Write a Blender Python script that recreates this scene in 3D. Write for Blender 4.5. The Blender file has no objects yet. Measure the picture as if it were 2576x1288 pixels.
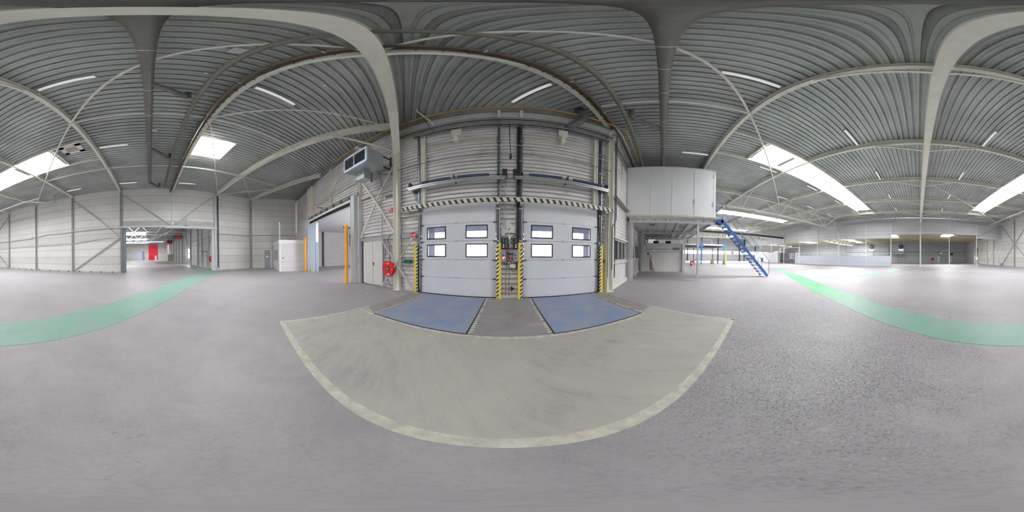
import bpy, math, random
from mathutils import Vector, Matrix
random.seed(7)
sc = bpy.context.scene
C = sc.collection

# ------------------------------------------------------------------ camera, world, exposure
cam = bpy.data.cameras.new('camera')
cam.type = 'PANO'
try:
    cam.panorama_type = 'EQUIRECTANGULAR'
except Exception:
    pass
try:
    cam.cycles.panorama_type = 'EQUIRECTANGULAR'
except Exception:
    pass
cam.clip_start = 0.02
cam.clip_end = 400
camo = bpy.data.objects.new('camera', cam)
C.objects.link(camo)
sc.camera = camo
AZ = 52.8                       # heading of the hall's long axis seen from the picture centre
EYE = 1.5
_up = Vector((math.radians(.2378), math.radians(-.6849), 1)).normalized()
_a = math.radians(AZ)
_Y = Vector((math.sin(_a), math.cos(_a), 0)); _Y -= _up * _Y.dot(_up); _Y.normalize()
_X = _Y.cross(_up)
R3 = Matrix((_X, _Y, _up))      # picture frame (right, forward, up) -> hall frame
right = R3 @ Vector((1, 0, 0)); fwd = R3 @ Vector((0, 1, 0)); upv = R3 @ Vector((0, 0, 1))
M = Matrix((right, upv, -fwd)).transposed().to_4x4()
M.translation = Vector((0, 0, EYE))
camo.matrix_world = M

sc.view_settings.view_transform = 'Standard'
sc.view_settings.look = 'None'
sc.view_settings.gamma = 1
sc.view_settings.use_curve_mapping = False
sc.view_settings.exposure = 1.58
sc.cycles.max_bounces = 8
sc.cycles.diffuse_bounces = 7
sc.cycles.glossy_bounces = 2
sc.cycles.use_light_tree = False
sc.cycles.adaptive_threshold = .03
sc.cycles.caustics_reflective = False
sc.cycles.caustics_refractive = False
SKY = 4.0       # daylight through skylights and windows
w = bpy.data.worlds.new('daylight'); sc.world = w; w.use_nodes = True
bg = w.node_tree.nodes['Background']; bg.inputs[0].default_value = (.95, .97, 1, 1); bg.inputs[1].default_value = 9.0

# ------------------------------------------------------------------ materials
def lin(c):
    return tuple(((v / 255) / 12.92 if v <= 10 else (((v / 255) + .055) / 1.055) ** 2.4) for v in c) + (1,)
MAT = {}
TX, TY = .57643, .81714      # run of the dock wall in the hall frame
NX, NY = -TY, TX
class NT:
    def __init__(s, m):
        m.use_nodes = True; s.t = m.node_tree; s.b = s.t.nodes['Principled BSDF']
        s.tc = s.t.nodes.new('ShaderNodeTexCoord')
    def n(s, kind, **kw):
        x = s.t.nodes.new(kind)
        for k, v in kw.items(): setattr(x, k, v)
        return x
    def l(s, a, b): s.t.links.new(a, b)
    def math(s, op, a, b=None, c=None):
        x = s.n('ShaderNodeMath', operation=op)
        for i, v in enumerate((a, b, c)):
            if v is None: continue
            if isinstance(v, (int, float)): x.inputs[i].default_value = v
            else: s.l(v, x.inputs[i])
        return x.outputs[0]
    def noise(s, scale, detail=4, rough=.6, vec=None, dist=0):
        x = s.n('ShaderNodeTexNoise'); x.inputs['Scale'].default_value = scale; x.inputs['Detail'].default_value = detail
        x.inputs['Roughness'].default_value = rough; x.inputs['Distortion'].default_value = dist
        s.l(vec or s.tc.outputs['Object'], x.inputs['Vector']); return x.outputs['Fac']
    def ramp(s, fac, stops):
        x = s.n('ShaderNodeValToRGB'); e = x.color_ramp.elements
        while len(e) < len(stops): e.new(.5)
        for q, (p, c) in zip(e, stops): q.position = p; q.color = c
        s.l(fac, x.inputs[0]); return x.outputs[0]
    def mix(s, f, a, b, mode='MIX'):
        x = s.n('ShaderNodeMix', data_type='RGBA', blend_type=mode)
        for i, v in ((0, f), (6, a), (7, b)):
            if isinstance(v, (int, float)): x.inputs[i].default_value = v
            elif isinstance(v, tuple): x.inputs[i].default_value = v
            else: s.l(v, x.inputs[i])
        return x.outputs[2]
    def sep(s, vec=None):
        x = s.n('ShaderNodeSeparateXYZ'); s.l(vec or s.tc.outputs['Object'], x.inputs[0]); return x.outputs
    def mapping(s, scale=(1, 1, 1), rot=(0, 0, 0)):
        x = s.n('ShaderNodeMapping'); x.inputs['Scale'].default_value = scale; x.inputs['Rotation'].default_value = rot
        s.l(s.tc.outputs['Object'], x.inputs[0]); return x.outputs[0]
    def bump(s, h, strength=.3, dist=.01):
        x = s.n('ShaderNodeBump'); x.inputs['Strength'].default_value = strength; x.inputs['Distance'].default_value = dist
        s.l(h, x.inputs['Height']); s.l(x.outputs[0], s.b.inputs['Normal'])
    def out(s, col): s.l(col, s.b.inputs['Base Color'])

def mat(name, rgb, rough=.6, metal=0, var=.12, scale=3, stretch=(1, 1, 1)):
    """painted or bare surface with a little uneven dirt"""
    if name in MAT: return MAT[name]
    m = bpy.data.materials.new(name); t = NT(m); c = lin(rgb)
    f = t.noise(scale, 5, .65, t.mapping(stretch))
    d = tuple(v * (1 - var * 1.6) for v in c[:3]) + (1,); h = tuple(min(1, v * (1 + var)) for v in c[:3]) + (1,)
    t.out(t.ramp(f, [(.3, d), (.7, h)]))
    t.b.inputs['Roughness'].default_value = rough; t.b.inputs['Metallic'].default_value = metal
    MAT[name] = m; return m
def emit(name, rgb, strength):
    m = bpy.data.materials.new(name); t = NT(m)
    t.b.inputs['Base Color'].default_value = (.8, .8, .8, 1)
    t.b.inputs['Emission Color'].default_value = lin(rgb); t.b.inputs['Emission Strength'].default_value = strength
    f = t.noise(.8); t.l(t.math('MULTIPLY_ADD', f, strength * .3, strength * .85), t.b.inputs['Emission Strength'])
    MAT[name] = m; return m

CREAM = mat('cream_steel_paint', (226, 224, 212), .5, var=.05)
GREYP = mat('grey_steel_paint', (206, 206, 208), .5, var=.05)
WCOL = mat('worn_grey_steel_paint', (164, 164, 167), .5, var=.06)
WHITEP = mat('white_paint', (225, 225, 228), .45, var=.05)
DOORW = mat('door_panel_white', (214, 215, 222), .4, var=.04, scale=1.2)
GALV = mat('galvanised_steel', (165, 168, 170), .38, .55, var=.15, scale=14)
STEEL = mat('dark_track_steel', (88, 96, 108), .45, .4)
BLACK = mat('black_plastic', (34, 35, 40), .5)
DARKGL = mat('black_rubber_and_shade', (28, 28, 30), .7)
YEL = mat('yellow_paint', (236, 208, 78), .45, var=.06)
ORA = mat('orange_post_paint', (250, 172, 20), .4, var=.04)
BLUE = mat('blue_stair_paint', (40, 92, 165), .45, var=.08)
LBLUE = mat('light_blue_paint', (90, 150, 215), .45, var=.08)
RED = mat('red_paint', (214, 20, 40), .4, var=.05)
REDDOOR = mat('red_door_paint', (235, 30, 60), .5, var=.04)
BRICKRED = mat('red_heater_paint', (178, 70, 66), .5, var=.05)
GREEN = mat('green_plastic', (10, 110, 60), .45, var=.05)
PIPE = mat('grey_plastic_duct', (122, 120, 116), .42, var=.1, scale=6)
PIPEB = mat('brown_pipe', (104, 92, 76), .5, var=.12, scale=6)
GASY = mat('ochre_gas_pipe', (196, 158, 78), .45, var=.12, scale=5)
SPRING = mat('dark_blue_spring', (96, 112, 142), .45, .3, var=.2, scale=30)
BOXG = mat('light_grey_box', (190, 190, 194), .5, var=.05)
HEATER = mat('heater_casing', (178, 186, 188), .38, .25, var=.05)
HEATF = mat('heater_front_frame', (205, 214, 228), .38, .1, var=.05)
PAPER = mat('paper_notice', (222, 222, 220), .8, var=.04)
REDP = mat('red_pigment', (220, 44, 48), .5, var=.02)
WSIGN = mat('white_sign', (240, 240, 240), .5, var=.01)
DKFR = mat('window_frame_black', (44, 46, 58), .4)
GREYC = mat('grey_cabin_panel', (96, 99, 106), .6, var=.06)
TUBE = None
WINDK = mat('dark_window_pane', (40, 43, 48), .15, var=.1)
CONDUIT = mat('grey_conduit', (150, 148, 150), .4, .3)
ORANGE_STAIN = mat('rust_stain', (196, 152, 120), .8, var=.2, scale=6)
DARKST = mat('dark_beam_steel', (78, 80, 84), .5, .2)
CEILW = mat('white_ceiling_slab', (206, 206, 208), .7, var=.06)
BLUEG = mat('blue_grey_panel', (138, 150, 164), .5, var=.05)
CANVAS1 = mat('beige_roll_canvas', (150, 140, 104), .8, var=.2, scale=8)
CANVAS2 = mat('blue_roll_canvas', (40, 66, 110), .8, var=.2, scale=8)
SLAT = mat('light_partition_panel', (196, 200, 210), .5, var=.05)
SKYM = emit('skylight_daylight', (252, 252, 252), SKY * 2.8)
SKYL2 = emit('skylight_dimmed_daylight', (252, 252, 252), SKY * 2.0)  # left long skylight turned down to even out the hall light
SKYN = emit('skylight_bright_daylight', (252, 252, 252), SKY * 7.5)
WINM = emit('window_daylight', (252, 252, 255), SKY * 1.6)
TUBE = emit('white_shine_glow', (255, 252, 248), .2)  # faint glow paints the shine on unlit lamp tubes
DIMW = emit('dim_white_light', (250, 250, 255), 1.2)
RLED = emit('red_pilot_lamp', (255, 60, 40), 1.5)

def panel_mat(name, rgb, pitch, z0=0, line=.5, width=.03, var=.1, streak=True):
    m = bpy.data.materials.new(name); t = NT(m); c = lin(rgb); o = t.sep()
    z = t.math('FRACT', t.math('DIVIDE', t.math('SUBTRACT', o[2], z0), pitch))
    e = t.math('LESS_THAN', z, width / pitch)
    row = t.math('FLOOR', t.math('DIVIDE', t.math('SUBTRACT', o[2], z0), pitch))
    n1 = t.noise(.35, 3, .5); n2 = t.noise(2.2, 6, .7, t.mapping((1, 1, .35 if streak else 1)))
    wn = t.n('ShaderNodeTexWhiteNoise', noise_dimensions='1D'); t.l(row, wn.inputs['W'])
    f = t.math('ADD', t.math('MULTIPLY', n1, .4), t.math('MULTIPLY', n2, .35))
    f = t.math('ADD', f, t.math('MULTIPLY', wn.outputs['Value'], .25))
    d = tuple(v * (1 - 1.4 * var) for v in c[:3]) + (1,); h = tuple(min(1, v * (1 + var)) for v in c[:3]) + (1,)
    col = t.ramp(f, [(.3, d), (.7, h)])
    t.out(t.mix(e, col, tuple(v * line for v in c[:3]) + (1,)))
    t.b.inputs['Roughness'].default_value = .7
    t.bump(t.math('SUBTRACT', 1, e), .5, .01)
    MAT[name] = m; return m
CONC = panel_mat('concrete_wall_panel', (212, 210, 207), .755, .02, .45)
FASC = panel_mat('ribbed_fascia_panel', (206, 208, 211), .3, 0, .72, .03)
BACKW = panel_mat('grey_back_wall_panel', (188, 192, 198), .5, 0, .7, .03)
HUTP = panel_mat('white_hut_boards', (214, 212, 214), .19, .02, .6, .012, .05)
PART = panel_mat('partition_boards', (196, 200, 212), .45, 0, .8, .02, .04)
SHUT = panel_mat('roller_shutter_slats', (200, 208, 220), .12, 0, .85, .015, .03)

def dirty_rib():
    m = bpy.data.materials.new('dirty_ribbed_cladding'); t = NT(m)
    n1 = t.noise(.7, 5, .65); n2 = t.noise(5, 6, .7, t.mapping((.5, .5, 3)))
    f = t.math('ADD', t.math('MULTIPLY', n1, .6), t.math('MULTIPLY', n2, .4))
    t.out(t.ramp(f, [(.28, lin((158, 151, 148))), (.46, lin((212, 208, 208))), (.75, lin((234, 231, 233)))]))
    t.b.inputs['Roughness'].default_value = .6
    MAT['rib'] = m; return m
RIB = dirty_rib()

def deck_mat(name, a, b):
    m = bpy.data.materials.new(name); t = NT(m)
    v = t.n('ShaderNodeTexVoronoi'); v.inputs['Scale'].default_value = 28; t.l(t.tc.outputs['Object'], v.inputs['Vector'])
    n1 = t.noise(.5, 4, .6)
    n2 = t.noise(60, 2, .5)
    f = t.math('ADD', t.math('MULTIPLY', n2, .5), t.math('MULTIPLY', n1, .5))
    t.out(t.ramp(f, [(.3, lin(a)), (.7, lin(b))]))
    t.b.inputs['Roughness'].default_value = .5; t.b.inputs['Metallic'].default_value = .25
    MAT[name] = m; return m
DECK = deck_mat('galvanised_roof_deck', (152, 156, 154), (208, 212, 209))
DECK2 = deck_mat('olive_roof_deck', (176, 172, 146), (216, 210, 182))

def floor_mat():
    m = bpy.data.materials.new('worn_concrete_floor'); t = NT(m)
    big = t.noise(.22, 4, .55); mid = t.noise(1.6, 6, .7, dist=.6); fine = t.noise(34, 5, .7)
    f = t.math('ADD', t.math('MULTIPLY', big, .5), t.math('MULTIPLY', mid, .5))
    base = t.ramp(f, [(.34, lin((142, 139, 143))), (.5, lin((157, 154, 157))), (.66, lin((170, 166, 168)))])
    # coarse worn aggregate in the middle of the hall
    o = t.sep()
    dx = t.math('SUBTRACT', o[0], 3.2); dy = t.math('SUBTRACT', o[1], 2.2)
    r = t.math('SQRT', t.math('ADD', t.math('POWER', dx, 2), t.math('POWER', dy, 2)))
    r = t.math('ADD', r, t.math('MULTIPLY', mid, 2.4))
    zone = t.n('ShaderNodeMapRange'); zone.inputs[1].default_value = 5.0; zone.inputs[2].default_value = 3.4
    zone.inputs[3].default_value = .12; zone.inputs[4].default_value = 1; t.l(r, zone.inputs[0])
    v = t.n('ShaderNodeTexVoronoi'); v.inputs['Scale'].default_value = 75; t.l(t.tc.outputs['Object'], v.inputs['Vector'])
    sp = t.ramp(v.outputs['Color'], [(.25, (0, 0, 0, 1)), (.32, (.5, .5, .5, 1)), (.8, (.5, .5, .5, 1)), (.9, (1, 1, 1, 1))])
    spf = t.ramp(fine, [(.36, (.12, .12, .12, 1)), (.46, (.5, .5, .5, 1)), (.62, (.5, .5, .5, 1)), (.74, (.9, .9, .9, 1))])
    c1 = t.mix(t.math('MULTIPLY', zone.outputs[0], .42), base, sp, 'OVERLAY')
    c1 = t.mix(t.math('MULTIPLY', zone.outputs[0], .55), c1, spf, 'OVERLAY')
    # hairline cracks
    vc = t.n('ShaderNodeTexVoronoi', feature='DISTANCE_TO_EDGE'); vc.inputs['Scale'].default_value = 1.15
    add = t.n('ShaderNodeVectorMath', operation='ADD'); nn = t.n('ShaderNodeTexNoise'); nn.inputs['Scale'].default_value = 2.2; nn.inputs['Detail'].default_value = 6
    t.l(t.tc.outputs['Object'], nn.inputs['Vector']); sm = t.n('ShaderNodeVectorMath', operation='SCALE'); sm.inputs['Scale'].default_value = .7
    t.l(nn.outputs['Color'], sm.inputs[0]); t.l(t.tc.outputs['Object'], add.inputs[0]); t.l(sm.outputs[0], add.inputs[1]); t.l(add.outputs[0], vc.inputs['Vector'])
    crack = t.math('LESS_THAN', vc.outputs['Distance'], .0016)
    crack = t.math('MULTIPLY', crack, t.math('GREATER_THAN', t.noise(.6, 2), .53))
    c2 = t.mix(t.math('MULTIPLY', crack, .35), c1, lin((95, 92, 96)))
    t.out(c2)
    rr = t.ramp(mid, [(.3, (.42, .42, .42, 1)), (.7, (.62, .62, .62, 1))]); t.l(rr, t.b.inputs['Roughness'])
    t.b.inputs['Specular IOR Level'].default_value = .35
    t.bump(fine, .12, .004)
    MAT['floor'] = m; return m
FLOOR = floor_mat()

def slab_mat():
    m = bpy.data.materials.new('pale_loading_slab'); t = NT(m)
    a = t.noise(.9, 6, .65, dist=.8); b = t.noise(26, 4, .7); s = t.noise(3, 5, .7, t.mapping((.5, 2.5, 1), (0, 0, .95)))
    base = t.ramp(t.math('ADD', t.math('MULTIPLY', a, .55), t.math('MULTIPLY', s, .45)), [(.33, lin((152, 149, 150))), (.47, lin((170, 168, 161))), (.7, lin((184, 181, 171)))])
    sp = t.ramp(b, [(.3, (.1, .1, .1, 1)), (.38, (.5, .5, .5, 1)), (.7, (.5, .5, .5, 1)), (.8, (.8, .8, .8, 1))])
    t.out(t.mix(.35, base, sp, 'OVERLAY')); t.b.inputs['Roughness'].default_value = .6
    t.bump(b, .1, .003); MAT['slab'] = m; return m
SLAB = slab_mat()

def plate_mat(name, a, b, wear):
    m = bpy.data.materials.new(name); t = NT(m)
    n = t.noise(1.6, 6, .7, dist=.6)
    col = t.ramp(n, [(.35, lin(wear)), (.6, lin(a)), (.75, lin(b))])
    # raised tear-drop tread in a herringbone
    m1 = t.mapping((32, 32, 0), (0, 0, math.radians(100)))
    ch = t.n('ShaderNodeTexBrick'); ch.inputs['Scale'].default_value = 1; ch.inputs['Mortar Size'].default_value = .22
    ch.inputs['Color1'].default_value = (1, 1, 1, 1); ch.inputs['Color2'].default_value = (1, 1, 1, 1); ch.inputs['Mortar'].default_value = (0, 0, 0, 1)
    ch.inputs['Brick Width'].default_value = 1.6; ch.inputs['Row Height'].default_value = .7
    t.l(m1, ch.inputs['Vector'])
    t.out(t.mix(t.math('MULTIPLY', ch.outputs['Fac'], .12), col, (.05, .05, .055, 1)))
    t.b.inputs['Roughness'].default_value = .42
    t.bump(ch.outputs['Fac'], -.5, .004) if False else t.bump(t.math('SUBTRACT', 1, ch.outputs['Fac']), .45, .004)
    MAT[name] = m; return m
PLBLUE = plate_mat('blue_tread_plate', (128, 148, 184), (116, 146, 196), (156, 160, 172))
PLGREY = plate_mat('grey_tread_plate', (158, 154, 155), (172, 168, 166), (140, 138, 142))
EDGE = mat('brown_grey_edging', (150, 144, 142), .6, var=.15, scale=5)

def paint_mat(name, rgb, fade, sc_=1.4):
    m = bpy.data.materials.new(name); t = NT(m)
    n = t.noise(sc_, 6, .7, dist=.5); n2 = t.noise(26, 4, .7)
    f = t.math('ADD', t.math('MULTIPLY', n, .7), t.math('MULTIPLY', n2, .3))
    t.out(t.ramp(f, [(.36, lin(fade)), (.55, lin(rgb)), (.72, lin(tuple(int(v * .93) for v in rgb)))]))
    t.b.inputs['Roughness'].default_value = .45; MAT[name] = m; return m
def walkway_mat():
    m = bpy.data.materials.new('green_walkway_paint'); t = NT(m); o = t.sep()
    n = t.noise(1.1, 6, .72, dist=.8); n2 = t.noise(30, 4, .75)
    f = t.math('ADD', t.math('MULTIPLY', n, .7), t.math('MULTIPLY', n2, .3))
    old = t.ramp(f, [(.34, lin((150, 158, 156))), (.5, lin((128, 164, 150))), (.66, lin((112, 156, 138)))])
    new = t.ramp(f, [(.34, lin((120, 172, 138))), (.55, lin((84, 182, 116))), (.7, lin((78, 176, 108)))])
    u = t.math('ADD', t.math('MULTIPLY', o[0], TX), t.math('MULTIPLY', o[1], TY))
    u = t.math('ADD', u, t.math('MULTIPLY', t.math('SUBTRACT', n, .5), 4))
    a = t.n('ShaderNodeMapRange'); a.inputs[1].default_value = 4.2; a.inputs[2].default_value = 8.2; t.l(u, a.inputs[0])
    b = t.n('ShaderNodeMapRange'); b.inputs[1].default_value = 17; b.inputs[2].default_value = 12.5; t.l(u, b.inputs[0])
    t.out(t.mix(t.math('MULTIPLY', a.outputs[0], b.outputs[0]), old, new)); t.b.inputs['Roughness'].default_value = .5
    MAT['walk'] = m; return m
WALK = walkway_mat()
GREENP = paint_mat('worn_green_floor_paint', (126, 164, 152), (148, 158, 157))

def stripes_mat(name, a, b, ang, pitch, duty, off=(0, 0, 0)):
    """diagonal hazard bands; ang in degrees of the bands' run in the face plane (u along wall, z up)"""
    m = bpy.data.materials.new(name); t = NT(m); o = t.sep()
    u = t.math('ADD', t.math('MULTIPLY', o[0], TX), t.math('MULTIPLY', o[1], TY))
    k = t.math('ADD', t.math('MULTIPLY', u, math.sin(math.radians(ang))), t.math('MULTIPLY', o[2], math.cos(math.radians(ang))))
    e = t.math('LESS_THAN', t.math('FRACT', t.math('DIVIDE', k, pitch)), duty)
    n = t.noise(6, 5, .7)
    base = t.ramp(n, [(.3, tuple(v * .85 for v in lin(a)[:3]) + (1,)), (.7, lin(a))])
    t.out(t.mix(e, base, lin(b))); t.b.inputs['Roughness'].default_value = .5
    MAT[name] = m; return m
HAZ = stripes_mat('yellow_black_hazard', (232, 224, 160), (38, 36, 34), -42, .098, .45)
BARH = stripes_mat('cream_black_hazard', (224, 218, 200), (40, 38, 34), 62, .185, .42)
FLHAZ = None
def brick_mat():
    m = bpy.data.materials.new('painted_block_wall'); t = NT(m)
    mp = t.n('ShaderNodeMapping'); t.l(t.tc.outputs['Object'], mp.inputs[0])
    o = t.sep(); cb = t.n('ShaderNodeCombineXYZ')
    t.l(t.math('ADD', t.math('MULTIPLY', o[0], NX), t.math('MULTIPLY', o[1], NY)), cb.inputs[0]); t.l(o[2], cb.inputs[1])
    br = t.n('ShaderNodeTexBrick'); t.l(cb.outputs[0], br.inputs['Vector']); br.inputs['Scale'].default_value = 1
    br.inputs['Brick Width'].default_value = .44; br.inputs['Row Height'].default_value = .2; br.inputs['Mortar Size'].default_value = .01
    br.inputs['Color1'].default_value = lin((176, 172, 174)); br.inputs['Color2'].default_value = lin((168, 164, 166)); br.inputs['Mortar'].default_value = lin((140, 138, 140))
    t.out(br.outputs['Color']); t.b.inputs['Roughness'].default_value = .7
    MAT['brick'] = m; return m
BRICK = brick_mat()
def glass_mat():
    m = bpy.data.materials.new('clear_pane'); m.use_nodes = True; t = m.node_tree; t.nodes.clear()
    o = t.nodes.new('ShaderNodeOutputMaterial'); mx = t.nodes.new('ShaderNodeMixShader'); tr = t.nodes.new('ShaderNodeBsdfTransparent'); gl = t.nodes.new('ShaderNodeBsdfGlossy')
    tr.inputs[0].default_value = (.9, .93, .95, 1); gl.inputs['Roughness'].default_value = .05; mx.inputs[0].default_value = .08
    t.links.new(tr.outputs[0], mx.inputs[1]); t.links.new(gl.outputs[0], mx.inputs[2]); t.links.new(mx.outputs[0], o.inputs[0])
    MAT['glass'] = m; return m
GLASS = glass_mat()

# ------------------------------------------------------------------ geometry helpers
WF = (Vector((1, 0, 0)), Vector((0, 1, 0)))                # hall frame (x, y)
DF = (Vector((TX, TY, 0)), Vector((NX, NY, 0)))            # dock frame (along wall t, outward n)
def DP(t, n, z): return Vector((t * TX + n * NX, t * TY + n * NY, z))
SPLIT = set('print wall_bracket bracket pictogram indicator rung wall_frame clamp_band end_cap hanger label window_pane hinge socket pasted_paper edge_roller pane side_rail rail_post wall_panel_piece frame_piece hub_ring cage tube lit_pane'.split())
def islands(mb):
    par = list(range(len(mb.v)))
    def fd(a):
        while par[a] != a: par[a] = par[par[a]]; a = par[a]
        return a
    for f_ in mb.f:
        for q in f_[1:]: par[fd(q)] = fd(f_[0])
    gr = {}
    for i, f_ in enumerate(mb.f): gr.setdefault(fd(f_[0]), []).append(i)
    items = []
    for k_, fs in gr.items():
        vs = {q for i in fs for q in mb.f[i]}
        lo = [min(mb.v[q][a] for q in vs) - .004 for a in range(3)]; hi = [max(mb.v[q][a] for q in vs) + .004 for a in range(3)]
        items.append([fs, lo, hi])
    go = True
    while go:
        go = False
        for i in range(len(items)):
            for j in range(i + 1, len(items)):
                a, b = items[i], items[j]
                if all(a[1][k_] <= b[2][k_] and b[1][k_] <= a[2][k_] for k_ in range(3)):
                    a[0] += b[0]; a[1] = [min(p, q) for p, q in zip(a[1], b[1])]; a[2] = [max(p, q) for p, q in zip(a[2], b[2])]; items.pop(j); go = True; break
            if go: break
    out = []
    for fs, lo, hi in items:
        n = MB(); mp = {}
        for i in fs:
            g = []
            for q in mb.f[i]:
                if q not in mp: mp[q] = len(n.v); n.v.append(mb.v[q])
                g.append(mp[q])
            n.f.append(tuple(g)); n.mi.append(mb.mi[i])
        out.append(n)
    return out
class MB:
    def __init__(s): s.v = []; s.f = []; s.mi = []
    def quad(s, pts, m=0):
        b = len(s.v); s.v += [Vector(p) for p in pts]; s.f.append(tuple(range(b, b + len(pts)))); s.mi.append(m); return s
    def box(s, a0, a1, b0, b1, z0, z1, fr=WF, m=0):
        b = len(s.v)
        for z in (z0, z1):
            for (p, q) in ((a0, b0), (a1, b0), (a1, b1), (a0, b1)):
                s.v.append(fr[0] * p + fr[1] * q + Vector((0, 0, z)))
        for f in ((3, 2, 1, 0), (4, 5, 6, 7), (0, 1, 5, 4), (1, 2, 6, 5), (2, 3, 7, 6), (3, 0, 4, 7)):
            s.f.append(tuple(b + i for i in f)); s.mi.append(m)
        return s
    def frame(s, p0, p1):
        d = (p1 - p0).normalized(); up = Vector((0, 0, 1)) if abs(d.z) < .95 else Vector((0, 1, 0))
        x = d.cross(up).normalized(); y = x.cross(d).normalized(); return d, x, y
    def bar(s, p0, p1, wd, h, m=0, ox=0, oy=0):
        p0 = Vector(p0); p1 = Vector(p1); d, x, y = s.frame(p0, p1); b = len(s.v)
        for p in (p0, p1):
            for (i, j) in ((-1, -1), (1, -1), (1, 1), (-1, 1)):
                s.v.append(p + x * (ox + i * wd / 2) + y * (oy + j * h / 2))
        for f in ((3, 2, 1, 0), (4, 5, 6, 7), (0, 1, 5, 4), (1, 2, 6, 5), (2, 3, 7, 6), (3, 0, 4, 7)):
            s.f.append(tuple(b + i for i in f)); s.mi.append(m)
        return s
    def ibeam(s, p0, p1, h, wd, tf=.018, tw=.012, m=0):
        s.bar(p0, p1, wd, tf, m, 0, h / 2 - tf / 2); s.bar(p0, p1, wd, tf, m, 0, -h / 2 + tf / 2); s.bar(p0, p1, tw, h - 2 * tf, m); return s
    def hcol(s, x, y, z0, z1, h, wd, fr=WF, tf=.018, tw=.012, m=0):
        """upright H column: web runs along the frame's first axis"""
        s.box(x - h / 2, x - h / 2 + tf, y - wd / 2, y + wd / 2, z0, z1, fr, m); s.box(x + h / 2 - tf, x + h / 2, y - wd / 2, y + wd / 2, z0, z1, fr, m)
        s.box(x - h / 2 + tf, x + h / 2 - tf, y - tw / 2, y + tw / 2, z0, z1, fr, m); return s
    def tube(s, pts, r, n=10, m=0, cap=True):
        pts = [Vector(p) for p in pts]; rings = []
        ref = None
        for i, p in enumerate(pts):
            a = pts[max(0, i - 1)]; c = pts[min(len(pts) - 1, i + 1)]; d = (c - a).normalized()
            if ref is None:
                ref = d.orthogonal().normalized()
            x = (ref - d * ref.dot(d)); x = x.normalized() if x.length > 1e-6 else d.orthogonal().normalized(); ref = x; y = d.cross(x)
            b = len(s.v)
            for k in range(n):
                q = 2 * math.pi * k / n; s.v.append(p + (x * math.cos(q) + y * math.sin(q)) * r)
            rings.append(b)
        for a, b in zip(rings, rings[1:]):
            for k in range(n):
                s.f.append((a + k, a + (k + 1) % n, b + (k + 1) % n, b + k)); s.mi.append(m)
        if cap:
            s.f.append(tuple(rings[0] + k for k in range(n))[::-1]); s.mi.append(m); s.f.append(tuple(rings[-1] + k for k in range(n))); s.mi.append(m)
        return s
    def lathe(s, c, ax, prof, n=28, m=0):
        """profile (distance along ax, radius) turned about ax through c"""
        c = Vector(c); ax = Vector(ax).normalized(); x = ax.orthogonal().normalized(); y = ax.cross(x); rings = []
        for (h, r) in prof:
            b = len(s.v); rings.append(b)
            for k in range(n):
                q = 2 * math.pi * k / n; s.v.append(c + ax * h + (x * math.cos(q) + y * math.sin(q)) * r)
        for a, b in zip(rings, rings[1:]):
            for k in range(n): s.f.append((a + k, a + (k + 1) % n, b + (k + 1) % n, b + k)); s.mi.append(m)
        s.f.append(tuple(rings[0] + k for k in range(n))[::-1]); s.mi.append(m); s.f.append(tuple(rings[-1] + k for k in range(n))); s.mi.append(m)
        return s
    def prism(s, poly, fr, b0, b1, m=0):
        """polygon in (first axis, z) pushed from b0 to b1 along the frame's second axis"""
        b = len(s.v); n = len(poly)
        for q in (b0, b1):
            for (p, z) in poly: s.v.append(fr[0] * p + fr[1] * q + Vector((0, 0, z)))
        s.f.append(tuple(b + i for i in range(n))); s.mi.append(m); s.f.append(tuple(b + n + i for i in range(n))[::-1]); s.mi.append(m)
        for i in range(n):
            j = (i + 1) % n; s.f.append((b + i, b + n + i, b + n + j, b + j)); s.mi.append(m)
        return s
    def build(s, name, mats, parent=None, origin=None, smooth=False):
        if not isinstance(mats, (list, tuple)): mats = [mats]
        if parent is not None and name in SPLIT:
            pcs = islands(s)
            if len(pcs) > 1:
                return [p_.build(name + ' ', mats, parent, None, smooth) for p_ in pcs][0]
        name = name.strip()
        if parent is not None:
            o0 = world_loc(parent)
        elif origin is not None: o0 = Vector(origin)
        else:
            xs = [v.x for v in s.v]; ys = [v.y for v in s.v]; zs = [v.z for v in s.v]
            o0 = Vector(((min(xs) + max(xs)) / 2, (min(ys) + max(ys)) / 2, min(zs)))
        me = bpy.data.meshes.new(name); me.from_pydata([v - o0 for v in s.v], [], s.f); me.update()
        for x in mats: me.materials.append(x)
        for p, k in zip(me.polygons, s.mi): p.material_index = k; p.use_smooth = smooth
        import bmesh
        bm = bmesh.new(); bm.from_mesh(me); bmesh.ops.recalc_face_normals(bm, faces=bm.faces); bm.to_mesh(me); bm.free()
        o = bpy.data.objects.new(name, me); C.objects.link(o)
        if parent is not None: o.parent = parent
        else: o.location = o0
        return o
def world_loc(o):
    v = Vector(o.location)
    while o.parent is not None: o = o.parent; v += Vector(o.location)
    return v
def tag(o, label=None, cat=None, group=None, kind=None):
    if label: o['label'] = label
    if cat: o['category'] = cat
    if group: o['group'] = group
    if kind: o['kind'] = kind
    return o
def thing(name, label, cat, loc, group=None):
    o = bpy.data.objects.new(name, None); o.empty_display_size = .1; C.objects.link(o); o.location = loc
    return tag(o, label, cat, group)
def struct(o, label=None): o['kind'] = 'structure'; 
def S(mb, name, mats, origin=(0, 0, 0)):
    o = mb.build(name, mats, origin=origin); o['kind'] = 'structure'; return o
def copy_tree(o, parent=None):
    c = o.copy(); C.objects.link(c); c.parent = parent
    for ch in list(o.children): copy_tree(ch, c)
    return c

ZD = 8.40          # underside of the roof deck
ZB = 8.07          # underside of roof beams
XW = -2.15         # window wall
YL = -15.4         # left panel wall
XF = 27.6          # far fascia
YE = 50.0          # end wall
DN = 5.45          # dock wall distance
T0 = -18.78        # side wall in dock frame

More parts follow.
